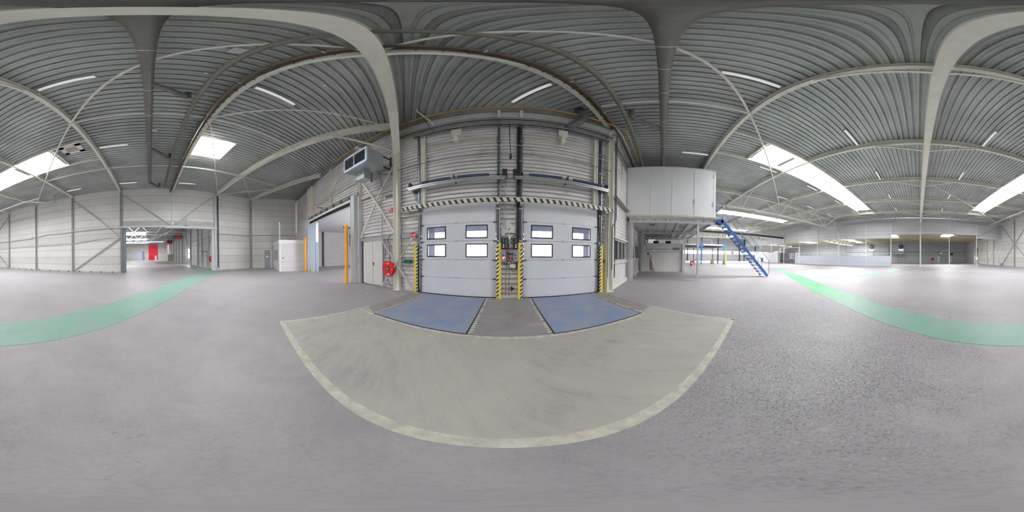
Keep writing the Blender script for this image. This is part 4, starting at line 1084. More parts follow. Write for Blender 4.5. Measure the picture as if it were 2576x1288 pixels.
# trimmers along the long skylights
for (ya, lb, x0) in ((6.42, 'right long skylight on its girder side', 2.78), (8.62, 'right long skylight on its mezzanine side', 2.78), (-7.15, 'left long skylight on its girder side', 2.78), (-9.35, 'left long skylight on its wall side', 2.78), (21.5, 'deep right skylight, nearer edge', 7.8), (23.7, 'deep right skylight, farther edge', 7.8)):
    m = MB(); m.box(x0 + .08, 22.7, ya - .05, ya + .05, ZD - .2, ZD - .005); tag(m.build('trimmer_beam', CREAM), 'cream trimmer along the %s' % lb, 'beam', 'trimmers beside the skylights')
for (x, y0, y1, lb) in ((4.85, 6.45, 8.6, 'right'), (4.95, -9.3, -7.2, 'left')):
    m = MB(); m.box(x - .04, x + .04, y0, y1, ZD - .18, ZD - .01); tag(m.build('trimmer_beam', CREAM), 'short cream trimmer at the near end of the %s long skylight' % lb, 'beam', 'trimmers beside the skylights')
for (x, y0, y1, lb) in ((7.15, 6.9, 8.45, 'right'), (8.35, -9.2, -7.7, 'left')):
    m = MB(); m.box(x - .12, x + .12, y0, y1, ZD - .02, ZD + .3); tag(m.build('vent_casing', PIPE), 'grey opening gear casing inside the %s long skylight' % lb, 'vent gear', 'gear casings in the skylights')

# lattice girders across the hall
def lattice(y, x0, nodes, label, zbot=6.62):
    o = thing('lattice_girder', label, 'girder', ((x0 + XF) / 2, y, zbot), 'lattice girders across the hall')
    m = MB(); m.ibeam((x0, y, ZB + .165), (XF, y, ZB + .165), .3, .2); m.build('top_chord', CREAM, o)
    m = MB(); m.ibeam((x0, y, zbot), (XF, y, zbot), .16, .2); m.build('bottom_chord', CREAM, o)
    for x in nodes:
        m = MB(); m.bar((x, y, zbot), (x, y, ZB + .05), .07, .07); m.build('vertical', CREAM, o)
        m = MB(); m.bar((x, y, zbot), (x - 2.45, y, ZB + .05), .08, .08); m.build('diagonal', CREAM, o)
        for s_ in (1, -1):
            m = MB(); m.bar((x, y, zbot), (x, y + s_ * 2.3, ZB + .02), .07, .07); m.build('side_stay', CREAM, o)
    m = MB(); m.bar((XF - .1, y, zbot), (XF - 2.1, y, ZB + .05), .08, .08); m.build('diagonal', CREAM, o)
lattice(14.75, XW, (2.78, 7.8, 12.8, 17.8, 22.8), 'cream lattice girder behind the blue stairs, nearer of the two')
lattice(29.75, XW, (2.78, 7.8, 12.8, 17.8, 22.8), 'cream lattice girder deep in the hall, farther of the two')
m = MB(); m.ibeam((XW, 44.6, 7.3), (XF, 44.6, 7.3), 1.0, .25); tag(m.build('roof_girder', CREAM), 'plain cream girder nearest the window band of the end wall', 'girder')
m = MB()
for i in range(22): m.box(XW + .5 + i * 1.3, XW + 1.3 + i * 1.3, 36.9, 37.0, 6.35, 6.75)
m.box(XW, XF, 36.85, 37.05, 6.15, 6.35); m.box(XW, XF, 36.85, 37.05, 6.75, 6.85)
tag(m.build('castellated_beam', CREAM), 'low cream beam with square holes beyond the second lattice girder', 'beam')
m = MB(); m.ibeam((XW, 30.0, 6.2), (XF, 30.0, 6.2), .4, .3); tag(m.build('tie_beam', DARKST), 'dark tie beam under the farther lattice girder', 'beam')

# pipes under the roof
def duct(name, label, cat, pts, r, mt, bands=(), n=20):
    if not bands:
        m = MB(); m.tube(pts, r, n); return tag(m.build(name, mt, smooth=True), label, cat)
    o = thing(name, label, cat, tuple(pts[0]))
    m = MB(); m.tube(pts, r, n); m.build('pipe', mt, o, smooth=True)
    if bands:
        m = MB()
        for (y) in bands:
            m.tube([(pts[0][0], y - .012, pts[0][2]), (pts[0][0], y + .012, pts[0][2])], r + .006, n)
        m.build('clamp_band', WHITEP, o)
    return o
ZP = 7.95
main = duct('drain_duct', 'fat grey drain duct running straight overhead along the hall', 'duct', [(-.03, -13.2, ZP), (-.03, 22, ZP)], .129, PIPE, [-12, -9.8, -7.6, -5.4, -3.9, -2.0, 1.9, 2.9, 4.1, 5.9, 8, 12])
def branch(pts, label):
    m = MB(); m.tube(pts, .1, 16)
    for (a, b) in zip(pts, pts[1:]):
        a = Vector(a); b = Vector(b); c_ = a.lerp(b, .8); d = (b - a).normalized(); m.tube([c_, c_ + d * .03], .112, 16)
    m.build('branch_pipe', PIPE, main, smooth=True)
branch([(-.05, -3.6, ZP), (-.9, -4.15, ZP + .02), (-1.03, -4.25, ZP + .06), (-1.1, -4.3, ZP + .18), (-1.1, -4.3, ZD)], 'a')
branch([(-.05, 6.7, ZP), (-.95, 5.9, ZP + .02), (-1.08, 5.75, ZP + .06), (-1.12, 5.6, ZP + .18), (-1.12, 5.5, ZD)], 'b')
branch([(-.03, -8.2, ZP), (-1.1, -9.3, ZP + .02), (-1.2, -9.4, ZP + .12), (-1.2, -9.4, ZD)], 'c')
branch([(-.03, -13.2, ZP), (-.75, -14.2, ZP + .02), (-.9, -14.3, ZP + .12), (-.9, -14.3, ZD)], 'd')
duct('roof_pipe', 'slimmer grey pipe beside the fat drain duct overhead', 'pipe', [(-1.335, -14.3, 7.97), (-1.335, 22, 7.97)], .078, mat('grey_green_pipe', (128, 126, 112), .42, var=.08), (), 14)
duct('roof_pipe', 'brown pipe fixed along the beam above the dock doors', 'pipe', [(-1.93, -15.2, 7.88), (-1.93, 7.2, 7.88), (-1.93, 20, 7.7)], .055, PIPEB, [-13, -11, -9, -7, -5, -3, -1, 1, 3, 5], 12)
m = MB()
m.box(-2.12, -2.0, -15.0, 6.4, 7.97, 7.99)
for i in range(60): m.box(-2.14, -1.96, -15 + i * .36, -14.96 + i * .36, 7.94, 8.0)
tag(m.build('cable_tray', PIPEB), 'brown slotted cable tray between the brown pipe and its beam', 'cable tray')
duct('roof_pipe', 'pale pipe rising to the deck beside the panel wall and crossing towards the far fascia', 'pipe', [(27.0, -12.35, 7.4), (15.9, -12.1, 7.4), (11.5, -11.9, 7.4), (11.2, -12.1, 7.4), (9.5, -14.15, 7.4), (9.42, -14.25, 7.48), (9.42, -14.27, ZD)], .085, GREYP, (), 14)
duct('roof_pipe', 'grey rain pipe along the far fascia, left of the girder', 'pipe', [(27.3, -12.4, 7.6), (27.3, -6.9, 7.6), (27.3, -6.9, ZD)], .07, BOXG, (), 10)
duct('roof_pipe', 'grey rain pipe along the far fascia, right of the girder', 'pipe', [(27.3, 13.5, 7.55), (27.3, 3.9, 7.6), (27.3, 3.9, ZD)], .07, BOXG, (), 10)
duct('roof_pipe', 'grey rain pipe along the far fascia beyond the near lattice girder', 'pipe', [(27.3, 28, 7.5), (27.3, 21.5, 7.5), (27.3, 21.4, ZD)], .07, BOXG, (), 10)

# roof hatch, detectors, lamps
o = thing('roof_hatch', 'open square white hatch frame in the roof deck beside the left long skylight', 'hatch', (4.0, -7.8, ZD - .02))
m = MB()
x0, x1, y0, y1 = 3.4, 4.6, -8.25, -7.38
for (a, b, c_, d) in ((x0, x1, y0, y0 + .2), (x0, x1, y1 - .2, y1), (x0, x0 + .28, y0, y1), (x1 - .28, x1, y0, y1)): m.box(a, b, c_, d, ZD - .05, ZD - .01)
m.build('frame', WHITEP, o)
MB().box(x0 + .28, x1 - .28, y0 + .2, y1 - .2, ZD - .03, ZD - .015).build('shaft', mat('beige_shaft', (178, 168, 148), .7), o)
lamp0 = thing('strip_lamp', 'x', 'lamp', (0, 0, ZD), 'white strip lamps under the roof deck')
LH = MB().box(-.78, .78, -.055, .055, ZD - .14, ZD - .08).build('housing', WHITEP, lamp0)
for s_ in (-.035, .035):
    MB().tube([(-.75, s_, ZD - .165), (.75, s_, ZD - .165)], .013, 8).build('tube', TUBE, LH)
MB().box(-.78, -.75, -.05, .05, ZD - .19, ZD - .14).box(.75, .78, -.05, .05, ZD - .19, ZD - .14).build('end_cap', BOXG, LH)
m = MB()
for x in (-.6, .6): m.bar((x, 0, ZD - .08), (x, 0, ZD), .02, .02)
m.build('hanger', STEEL, lamp0)
for ch in lamp0.children:
    for v in ch.data.vertices: v.co.z += 0
first = True
rows = [(-13.72, 'along the panel wall'), (-8.12, 'in line with the hatch'), (-3.19, 'left of the deep girder'), (3.02, 'right of the deep girder'), (9.12, 'in line over the stairs'), (13.2, 'before the near lattice girder')]
colsx = [(-3.25, 'bay over the dock doors'), (1.8, 'bay just overhead'), (6.85, 'second bay inward'), (11.85, 'third bay inward'), (16.8, 'fourth bay inward'), (21.8, 'fifth bay inward')]
for (y, rl) in rows:
    for (x, cl) in colsx:
        if (y > 5 and x < 0) or (y == -8.12 and x > 4 or (y == -8.12 and x < 0)) : continue
        if y == 13.2 and x < 10: continue
        o = lamp0 if first else copy_tree(lamp0); first = False
        o.location = (x, y, ZD); o['label'] = 'strip lamp %s, %s' % (rl, cl)
# Small detectors
for i, (x, y, lb) in enumerate(((-3.6, -1.9, 'over the dock doors left of the girder'), (-1.2, -3.1, 'beside the brown pipe'), (1.9, 7.6, 'near the white raised box'), (1.2, -10.6, 'between hatch and panel wall'), (5.6, -12.4, 'near the panel wall in the second bay'), (-8.6, -11.4, 'near the side bay'), (11.3, 4.8, 'right of the girder in the third bay'), (10.2, -4.5, 'left of the girder in the third bay'), (-.6, -12.2, 'beside the fat duct by the doorway'))):
    m = MB(); m.lathe((x, y, ZD), (0, 0, -1), [(0, .05), (.03, .055), (.06, .035), (.07, .01)], 16)
    tag(m.build('smoke_detector', WHITEP), 'small white smoke detector %s' % lb, 'detector', 'smoke detectors under the roof')
m = MB(); m.box(-.38, -.02, -7.1, -6.9, ZD - .06, ZD - .01); tag(m.build('roof_sign_box', CREAM), 'small cream box on the deck beside the fat duct', 'box')
m = MB(); m.box(-1.5, -1.1, -2.0, -1.75, ZD - .05, ZD - .01); tag(m.build('roof_sensor', WHITEP), 'flat white sensor plate on the deck close to the deep girder', 'sensor')

# ------------------------------------------------------------------ columns of the halls
for i, (x, lb) in enumerate(((2.72, 'at the left jamb of the wide doorway'), (7.85, 'second one left of the wide doorway'), (12.85, 'third one left of the wide doorway'), (17.9, 'fourth one left of the wide doorway'), (22.8, 'near the far corner with crossed braces'))):
    col('wall_column', 'slim grey column on the concrete panel wall, %s' % lb, x, YL + .1, 0, ZB, .16, .16, mt=WCOL, group='columns of the concrete panel wall')
col('wall_column', 'grey column at the right jamb of the wide doorway', -6.5, YL + .12, 0, ZB, .22, .2, mt=GREYP)
col('wall_column', 'grey column where the panel wall turns towards the hut', -10.85, YL + .14, 0, ZB, .24, .2, mt=WCOL)
m = MB(); m.box(-2.22, -2.1, YL + .02, YL + .14, 4.35, ZB); tag(m.build('wall_column', GREYP), 'short grey post above the middle of the wide doorway', 'post')
wz = .1
for (p, q, lb) in (((7.7, .15), (2.8, 3.35), 'rising to the left doorway jamb'), ((7.75, 7.7), (2.8, 3.4), 'falling to the left doorway jamb'), ((2.65, 7.75), (-2.0, 4.45), 'falling to the middle post of the doorway'), ((-6.3, 7.75), (-2.3, 4.45), 'falling from the right doorway jamb'), ((22.7, 3.9), (17.95, .1), 'low, left of the crossed pair'), ((22.8, 3.9), (27.2, .15), 'rising from the far corner'), ((27.2, 7.7), (22.8, 3.9), 'falling from the far corner'), ((17.9, 7.7), (22.7, 3.9), 'high, left of the crossed pair')):
    brace((p[0], YL + .12, p[1]), (q[0], YL + .12, q[1]), 'grey diagonal brace on the panel wall, %s' % lb, .07, .1, WCOL, group='diagonal braces on the panel wall')
# doorway lining and sliding track
o = thing('door_5', None, None, (-1.9, YL, 0)); o['kind'] = 'structure'
MB().box(-6.6, 2.75, YL + .02, YL + .22, 4.28, 4.42).build('track_rail', GREYP, o)
MB().box(-6.5, -1.4, YL + .03, YL + .2, 4.18, 4.28).build('track_box', BOXG, o)  # pale grey box just below the track rail
MB().box(2.3, 2.6, YL - .25, YL + .02, 0, 4.35).build('jamb_lining', mat('grey_blue_jamb', (128, 134, 144), .4, .3), o)
MB().box(-6.35, -6.15, YL - .25, YL + .02, 0, 4.35).build('jamb_lining', GREYP, o)
MB().box(-6.85, -6.75, YL + .05, YL + .2, .3, 7.9).build('guide_channel', STEEL, o)
MB().box(-6.35, 2.6, YL - .18, YL + .03, 4.42, 4.95).build('lintel_panel', mat('darker_concrete_band', (178, 178, 180), .7), o)
MB().box(-3.6, -3.2, YL + .05, YL + .2, 4.35, 4.5).build('track_motor', STEEL, o)
MB().box(-7.0, -6.55, YL + .0, YL + .3, 0, .3).build('jamb_foot', BOXG, o)
m = MB(); m.tube([(-3.4, YL + .1, 4.5), (-3.4, YL + .1, 5.2)], .02); m.box(-3.6, -3.2, YL + .04, YL + .12, 5.0, 5.25); m.build('track_drive', BOXG, o)
m = MB(); m.box(-2.25, -2.05, YL + .1, YL + .2, 4.6, 4.78); tag(m.build('junction_box', WHITEP), 'small white box on the post above the wide doorway', 'switch box')
# conduits on the left wall
def wall_pipe(label, pts, r, mt=GREYP): tubes('wall_pipe', label, 'pipe', [(x, YL + .12, z) for x, z in pts], r, mt)
wall_pipe('grey waste pipe on the panel wall, stepping down past the third column', [(2.6, 4.35), (7.9, 4.25), (9.5, 4.15), (11, 4.2), (12.7, 4.05), (13.6, 4.1), (13.6, 3.95), (18, 3.9), (27.4, 4.0)], .045)
wall_pipe('double thin conduit on the panel wall below the waste pipe', [(2.7, 3.45), (4.7, 3.42), (7.7, 3.02), (12.8, 2.98), (27.4, 2.95)], .02)
wall_pipe('second thin conduit on the panel wall just under the first', [(2.7, 3.38), (4.7, 3.35), (7.7, 2.95), (12.8, 2.91), (27.4, 2.88)], .02)
wall_pipe('thin conduit pair right of the wide doorway', [(-6.7, 3.72), (-10.8, 3.7)], .02, STEEL)
m = MB(); m.tube([DP(T0 + .06, s0 + .2, 3.79), DP(T0 + .06, DN - .05, 3.79)], .022, 8); tag(m.build('wall_pipe', STEEL), 'thin dark conduit across the side bay above the hut', 'pipe')
# floor-level clutter strip / base
S(MB().box(2.75, XF, YL, YL + .04, 0, .12), 'baseboard_left', BOXG)
for i in range(14):
    x = 3.4 + i * 1.25 + random.uniform(-.2, .2)
    m = MB(); m.box(x, x + .16, YL + .04, YL + .1, 0, .09)
    tag(m.build('floor_bracket', STEEL), 'small dark bracket at the foot of the panel wall', 'bracket', 'dark brackets along the foot of the panel wall')
for i in (0,):
    m = MB(); m.box(18.4, 19.4, YL, YL + .03, 0, 2.4); tag(m.build('panel_door', CONC), 'flush concrete coloured door in the panel wall near the fourth column', 'door')
m = MB(); m.box(23.7, 24.7, YL, YL + .03, 0, 3.0); tag(m.build('panel_door', CONC), 'flush tall door in the panel wall near the far corner', 'door')

far = [(-10.3, 'one left of the deep girder column by two bays', .12, 5.6), (-5.3, 'between girder column and far left column', .12, 5.6), (-.38, 'thick one under the end of the deep girder', .26, 7.5), (4.65, 'at the free end of the low partition', .13, 5.5), (9.15, 'second one along the low partition', .13, 5.0), (14.6, 'thick one under the near lattice girder', .24, 6.6), (19.55, 'fourth one along the low partition', .13, 5.0), (24.5, 'at the gate frame beside the partition', .13, 5.0), (29.7, 'thick one under the farther lattice girder', .24, 6.6), (34.8, 'behind the white cabin', .13, 5.0), (39.8, 'second behind the white cabin', .13, 5.0)]
for (y, lb, w_, z1) in far:
    col('hall_column', 'grey column on the far opening line, %s' % lb, XF - .05, y, 0, max(z1, 7.5), w_, w_ * .9, mt=CREAM, group='columns on the line of the far opening')
for (y, lb) in ((-10.3, 'a'),):
    pass
m = MB(); m.box(XF - .12, XF + .02, -10.22, -10.05, 1.2, 1.9); tag(m.build('junction_box', BOXG), 'grey switch cabinet on the far left column', 'switch box')
brace((XF - .1, -15.2, 7.7), (XF - .1, -10.4, 5.3), 'thin brace across the fascia near the far corner', .05, .05, STEEL)
brace((XF - .08, 5.2, 7.4), (XF - .08, 9.4, 5.1), 'thin brace on the fascia right of the girder, falling', .04, .04, GREYP)
brace((XF - .08, 14.2, 7.4), (XF - .08, 9.8, 5.1), 'thin brace on the fascia right of the girder, rising', .04, .04, GREYP)
brace((XF - .08, 20, 5.1), (XF - .08, 24.3, 7.3), 'thin brace on the fascia beyond the near lattice girder', .04, .04, GREYP)
for y in (9.15, 19.55, 4.65, -5.3): pass

# low partition in the far opening
o = thing('low_partition', 'long pale boarded partition with a white top rail in the far opening', 'partition', (XF - .1, 14.6, 0))
for i, (a, b) in enumerate(((4.75, 9.05), (9.25, 14.45), (14.75, 19.45), (19.65, 24.4))):
    MB().box(XF - .16, XF - .08, a, b, 0, 1.8).build('board_panel', PART, o)
    MB().box(XF - .15, XF - .09, a, b, 2.34, 2.4).build('top_rail', WHITEP, o)
    m = MB(); n = 4
    for q in range(n + 1): m.box(XF - .15, XF - .1, a + (b - a) * q / n - .025, a + (b - a) * q / n + .025, 1.8, 2.36)
    m.build('rail_post', WHITEP, o)
o = thing('gate_frame', 'white gate frame beside the dark cabin', 'frame', (XF - .1, 26.5, 0))
MB().box(XF - .15, XF - .05, 24.6, 24.75, 0, 3.75).box(XF - .15, XF - .05, 31.1, 31.25, 0, 3.75).box(XF - .15, XF - .05, 24.6, 31.2, 3.65, 3.78).build('frame', WHITEP, o)
MB().box(XF - .12, XF - .06, 24.75, 26.0, 0, 2.5).build('side_leaf', PART, o)
m = MB(); m.bar((XF - .1, 31.0, 2.6), (XF - .1, 29.3, 3.6), .06, .06); m.build('stay', WHITEP, o)
o = thing('dark_cabin', 'dark grey cabin wall with pasted papers in the far opening', 'cabin', (XF + .6, 28.5, 0))
MB().box(XF - .1, XF + 1.5, 26.1, 31.0, 0, 2.5).build('wall_panel', GREYC, o)
m = MB()
for i in range(4):
    for j in range(3): m.box(XF - .115, XF - .1, 26.3 + j * .5, 26.72 + j * .5, 1.0 + i * .36 + random.uniform(0, .04), 1.32 + i * .36)
m.build('pasted_paper', mat('red_white_paper', (226, 200, 204), .7, var=.5, scale=4), o)
MB().box(XF - .115, XF - .1, 28.4, 28.7, .75, .85).box(XF - .115, XF - .1, 28.6, 28.75, 1.1, 1.16).build('label', WSIGN, o)
o = thing('white_cabin', 'low white cabin beyond the dark cabin', 'cabin', (27, 36, 0))
MB().prism([(0, 0)] * 0 or [(26.6, 0), (29.5, 0), (29.5, 2.65), (26.6, 2.65)], WF, 31.05, 41.5).build('wall_panel', WHITEP, o)
MB().box(26.57, 26.6, 37.2, 38.4, 1.3, 2.2).box(26.57, 26.6, 39.3, 40.2, 1.3, 2.2).build('window_pane', WINM, o)
MB().box(26.57, 26.6, 37.2, 38.4, .1, 1.2).build('door_leaf', GREYC, o)
m = MB(); m.box(27.5, 28.6, 32, 33.6, 2.65, 2.95); tag(m.build('roof_parcel', WHITEP), 'white parcel lying on the low white cabin', 'parcel')
m = MB(); m.box(27.2, 28.0, 34.5, 36.2, 2.65, 2.8); tag(m.build('roof_parcel', RED), 'red parcel lying on the low white cabin', 'parcel')

# back bay furniture
for i, y in enumerate((-10.5, -5.5, -.5, 4.5, 9.5, 14.5, 19.5, 24.5)):
    col('back_column', 'grey upright on the back wall of the far bay, number %s from the panel wall' % ['one', 'two', 'three', 'four', 'five', 'six', 'seven', 'eight'][i], 50.85, y, 0, ZBB, .2, .16, mt=GREYP, group='uprights of the far bay')
for i, y in enumerate((-.4, 10.6, 20.3)):
    o = thing('lattice_girder', 'small cream lattice girder in the far bay, %s' % ['ending behind the thick girder column', 'above the middle of the low partition', 'above the far end of the low partition'][i], 'girder', (39, y, 5.2), 'lattice girders of the far bay')
    MB().box(XF + .2, 50.8, y - .07, y + .07, ZBB - .18, ZBB - .02).build('top_chord', CREAM, o)
    m = MB(); m.bar((XF + .2, y, ZBB - .9), (39, y, ZBB - 1.2), .14, .14); m.bar((39, y, ZBB - 1.2), (50.8, y, ZBB - .9), .14, .14); m.build('bottom_chord', CREAM, o)
    m = MB()
    for q in range(10):
        x = XF + .3 + q * 2.3; m.bar((x, y, ZBB - 1.0), (x + 1.15, y, ZBB - .1), .06, .06); m.bar((x + 1.15, y, ZBB - .1), (x + 2.3, y, ZBB - 1.0), .06, .06)
    m.build('lattice_bars', CREAM, o)
for i, x in enumerate((32.5, 37.5, 42.5, 47.5)):
    m = MB(); m.ibeam((x, YL, ZBB - .12), (x, YE, ZBB - .12), .22, .14); tag(m.build('roof_beam', DECK2), 'olive beam under the far bay roof, %s' % ['nearest one', 'second one', 'third one', 'deepest one'][i], 'beam', 'beams of the far bay roof')
tubes('wall_pipe', 'dark pipe along the whole back wall of the far bay', 'pipe', [(50.7, -15, 3.3), (50.7, 24, 3.3)], .05, STEEL)
brace((50.7, -.4, 5.6), (50.7, -5.4, 3.3), 'brace on the back wall falling to the middle upright', .07, .07, STEEL)
brace((50.7, -10.4, 5.6), (50.7, -5.6, 3.3), 'brace on the back wall falling from the left upright', .07, .07, STEEL)
brace((50.7, -5.5, 3.3), (50.7, -10.4, .2), 'brace on the back wall reaching the floor', .07, .07, STEEL)
hose_reel(Vector((50.88, -4.5, 1.1)), (1, 0, 0), 'distant red hose reel on the back wall of the far bay', .5, .2)
for (y0, y1, lb) in ((-6.7, -5.9, 'right of the distant hose reel'), (-10.6, -9.7, 'beside the black wall box')):
    m = MB(); m.box(50.6, 50.9, y0, y1, 0, 2.2); m.box(50.58, 50.6, y0 + .05, y1 - .05, 1.1, 1.13); tag(m.build('back_door', WHITEP), 'pale door in the back wall %s' % lb, 'door')
m = MB(); m.box(50.6, 50.85, -10.9, -10.2, 2.4, 3.0); tag(m.build('wall_box', BLACK), 'black wall box high on the back wall of the far bay', 'box')
def fan(y, z, label):
    o = thing('wall_fan', label, 'fan', (50.7, y, z - .6), 'round fan heaters on the back wall')
    MB().lathe((50.8, y, z), (-1, 0, 0), [(0, .65), (.3, .65), (.32, .6)], 24).build('casing', DARKST, o)
    MB().lathe((50.45, y, z), (-1, 0, 0), [(0, .2), (.05, .15)], 16).build('hub', BOXG, o)
fan(5.4, 5.0, 'dark round fan on the back wall above a lit strip, nearer the girder column')
fan(14.9, 5.0, 'dark round fan on the back wall behind the low partition')
for y, lb in ((5.4, 'nearer the girder column'), (14.9, 'behind the low partition')):
    m = MB(); m.box(50.6, 50.7, y - .7, y - .05, 3.95, 4.1); m.box(50.6, 50.7, y + .05, y + .7, 3.95, 4.1); tag(m.build('lit_strip', DIMW), 'pair of bright lit panes under the round fan %s' % lb, 'window')
m = MB(); m.box(50.6, 50.8, 4.2, 8.2, 2.4, 2.5); m.box(50.6, 50.8, 4.2, 8.2, 1.8, 1.86); m.box(50.6, 50.8, 6.2, 6.25, 0, 2.4); tag(m.build('pipe_rack', DARKST), 'dark rail frame on the back wall under the round fan', 'rack')
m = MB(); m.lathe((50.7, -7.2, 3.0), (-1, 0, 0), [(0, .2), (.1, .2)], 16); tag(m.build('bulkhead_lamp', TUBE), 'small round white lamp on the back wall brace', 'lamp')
# door and columns in the left wall of the back bay
o = thing('door_6', None, None, (41.2, YL, 0)); o['kind'] = 'structure'
MB().box(39.9, 42.5, YL - .15, YL - .1, 0, 4.3).build('door_leaf', mat('pale_blue_leaf', (186, 200, 222), .4), o)
MB().box(40.0, 41.2, YL - .09, YL - .05, 2.9, 4.2).build('pane', WINDK, o)
MB().box(40.9, 41.9, YL - .09, YL - .05, 1.2, 1.7).build('pane', WINM, o)
MB().box(39.5, 39.9, YL - .1, YL + .15, 0, 4.4).box(42.5, 42.9, YL - .1, YL + .15, 0, 4.4).build('door_frame', GREYP, o)
for i, x in enumerate((30.6, 33.8, 45.5)):
    col('wall_column', 'grey column on the panel wall of the far bay, %s' % ['beside the corner', 'second from the corner', 'beyond the tall blue door'][i], x, YL + .1, 0, ZBB, .2, .16, mt=GREYP)
for (a, b, lb) in (((27.9, 4.8), (30.5, .2), 'falling from the corner'), ((30.7, 3.0), (33.6, .2), 'low beside the second column'), ((30.7, 3.0), (28.2, 5.9), 'high beside the corner'), ((50.5, 5.5), (45.7, .3), 'in the deepest bay')):
    brace((a[0], YL + .12, a[1]), (b[0], YL + .12, b[1]), 'grey brace on the panel wall of the far bay, %s' % lb, .06, .08, GREYP)
m = MB(); m.box(28.4, 30.2, YL + .02, YL + .08, 0, 2.3); tag(m.build('panel_door', CONC), 'low framed door on the panel wall just past the far corner', 'door')
m = MB(); m.box(26.9, 27.7, YL + .1, YL + .7, 0, .5); tag(m.build('concrete_block', BOXG), 'pale concrete block at the foot of the far corner', 'block')

# ------------------------------------------------------------------ left hall
o = thing('door_7', None, None, (-1.1, -69.2, 0)); o['kind'] = 'structure'
MB().box(-3.1, .5, -69.28, -69.15, 0, 6.5).build('shutter', REDDOOR, o)
m = MB()
for z in (2.0, 4.2): m.box(-3.1, .5, -69.15, -69.1, z, z + .1)
m.build('cross_bar', BRICKRED, o)
MB().box(-2.8, -1.9, -69.14, -69.1, 0, 1.9).build('wicket_door', CREAM, o)
MB().box(-3.25, -3.1, -69.28, -69.1, 0, 6.6).box(.5, .65, -69.28, -69.1, 0, 6.6).box(-3.25, .65, -69.28, -69.1, 6.5, 6.7).build('door_frame', RED, o)
o = thing('door_8', None, None, (5.3, -69.2, 0)); o['kind'] = 'structure'
MB().box(3.4, 7.3, -69.28, -69.15, 0, 3.8).build('shutter', SHUT, o)
MB().box(2.4, 3.35, -69.28, -69.15, 0, 3.8).build('side_leaf', BLUEG, o)
ycs = [(-18.3, .16), (-20.8, .16), (-22.7, .16), (-27.0, .3), (-30.2, .16), (-34.3, .2), (-38.2, .16), (-42.2, .2), (-47, .2), (-53, .3), (-58, .3), (-63, .3)]
nm = ['one', 'two', 'three', 'four', 'five', 'six', 'seven', 'eight', 'nine', 'ten', 'eleven', 'twelve']
for i, (y, w_) in enumerate(ycs):
    m = MB(); m.hcol(-6.82, y, 0, ZLH, .2, w_); tag(m.build('hall_column', GREYP), 'grey upright of the hall beyond the wide doorway, number %s inward' % nm[i], 'column', 'uprights along the hall beyond the doorway')
m = MB(); m.box(-6.93, -6.83, -69, YL - .3, 3.85, 3.97); tag(m.build('wall_rail', GREYP), 'long rail along the uprights of the hall beyond the doorway', 'rail')
m = MB(); m.box(-6.93, -6.8, -69, YL - .3, 0, .12); tag(m.build('wall_rail', BOXG), 'low kerb rail along the floor of the hall beyond the doorway', 'rail')
brace((-6.75, -15.8, 4.6), (-6.75, -18.2, 2.4), 'brace near the hose reel beyond the wide doorway', .08, .08, GREYP)
brace((-6.75, -18.4, 4.6), (-6.75, -20.7, .1), 'long brace crossing the small door beyond the wide doorway', .08, .08, GREYP)
hose_reel(Vector((-6.6, -17.0, 1.15)), (-1, 0, 0), 'red hose reel just inside the wide doorway', .36, .2)
m = MB(); m.box(-6.93, -6.85, -20.6, -18.9, 2.0, 2.1); m.box(-6.93, -6.85, -18.95, -18.7, 0, 2.1); tag(m.build('door_frame_piece', DARKST), 'dark frame of the small door beyond the wide doorway', 'door frame')
m = MB(); m.box(-6.9, -5.2, -52, -48, 0, 2.0); tag(m.build('cream_cupboard', mat('cream_cupboard', (200, 196, 176), .5)), 'cream cupboard far down the hall beyond the doorway', 'cupboard')
for (y, z, lb) in ((-32.5, 5.6, 'nearer'), (-47, 5.7, 'farther')):
    o = thing('red_unit_heater', '%s red air heater hung in the hall beyond the doorway' % lb, 'heater', (-5.8, y, z - .5), 'red air heaters')
    MB().box(-6.4, -5.0, y - .6, y + .6, z - .5, z + .5).build('casing', BRICKRED, o)
    MB().box(-4.99, -4.95, y - .5, y + .5, z - .4, z + .4).build('outlet', BLACK, o)
    MB().tube([(-5.7, y, z + .5), (-5.7, y, ZLH)], .08).build('flue_pipe', GALV, o)
for i, y in enumerate((-27.6, -39.0, -50.5, -60)):
    o = thing('lattice_girder', 'lattice girder crossing the hall beyond the doorway, %s' % ['nearest', 'second', 'third', 'deepest'][i], 'girder', (6.5, y, 5.6), 'lattice girders beyond the doorway')
    MB().box(-6.9, 19.9, y - .08, y + .08, ZLH - .3, ZLH - .12).build('top_chord', GREYP, o)
    MB().box(-6.9, 19.9, y - .08, y + .08, 5.6, 5.75).build('bottom_chord', GREYP, o)
    m = MB()
    for q in range(11):
        x = -6.9 + q * 2.4; m.bar((x, y, 5.7), (x + 1.2, y, ZLH - .2), .06, .06); m.bar((x + 1.2, y, ZLH - .2), (x + 2.4, y, 5.7), .06, .06)
    m.build('lattice_bars', GREYP, o)
for i, x in enumerate((-4, 1, 6, 11)):
    m = MB(); m.ibeam((x, -69.3, ZLH - .15), (x, YL - .3, ZLH - .15), .25, .14); tag(m.build('roof_beam', GREYP), 'grey beam running down the hall beyond the doorway, %s from the uprights' % ['first', 'second', 'third', 'fourth'][i], 'beam', 'beams beyond the doorway')
m = MB(); m.tube([(-3.2, -24, 5.4), (1.0, -42, 5.0)], .08); m.tube([(-6.7, -27, 5.2), (1.5, -27, 5.1)], .05); m.tube([(-2.2, -24.0, 6.6), (-.4, -33, 4.9)], .07); tag(m.build('pipe_bridge', WHITEP), 'white pipe frame hanging in the hall beyond the doorway', 'frame')

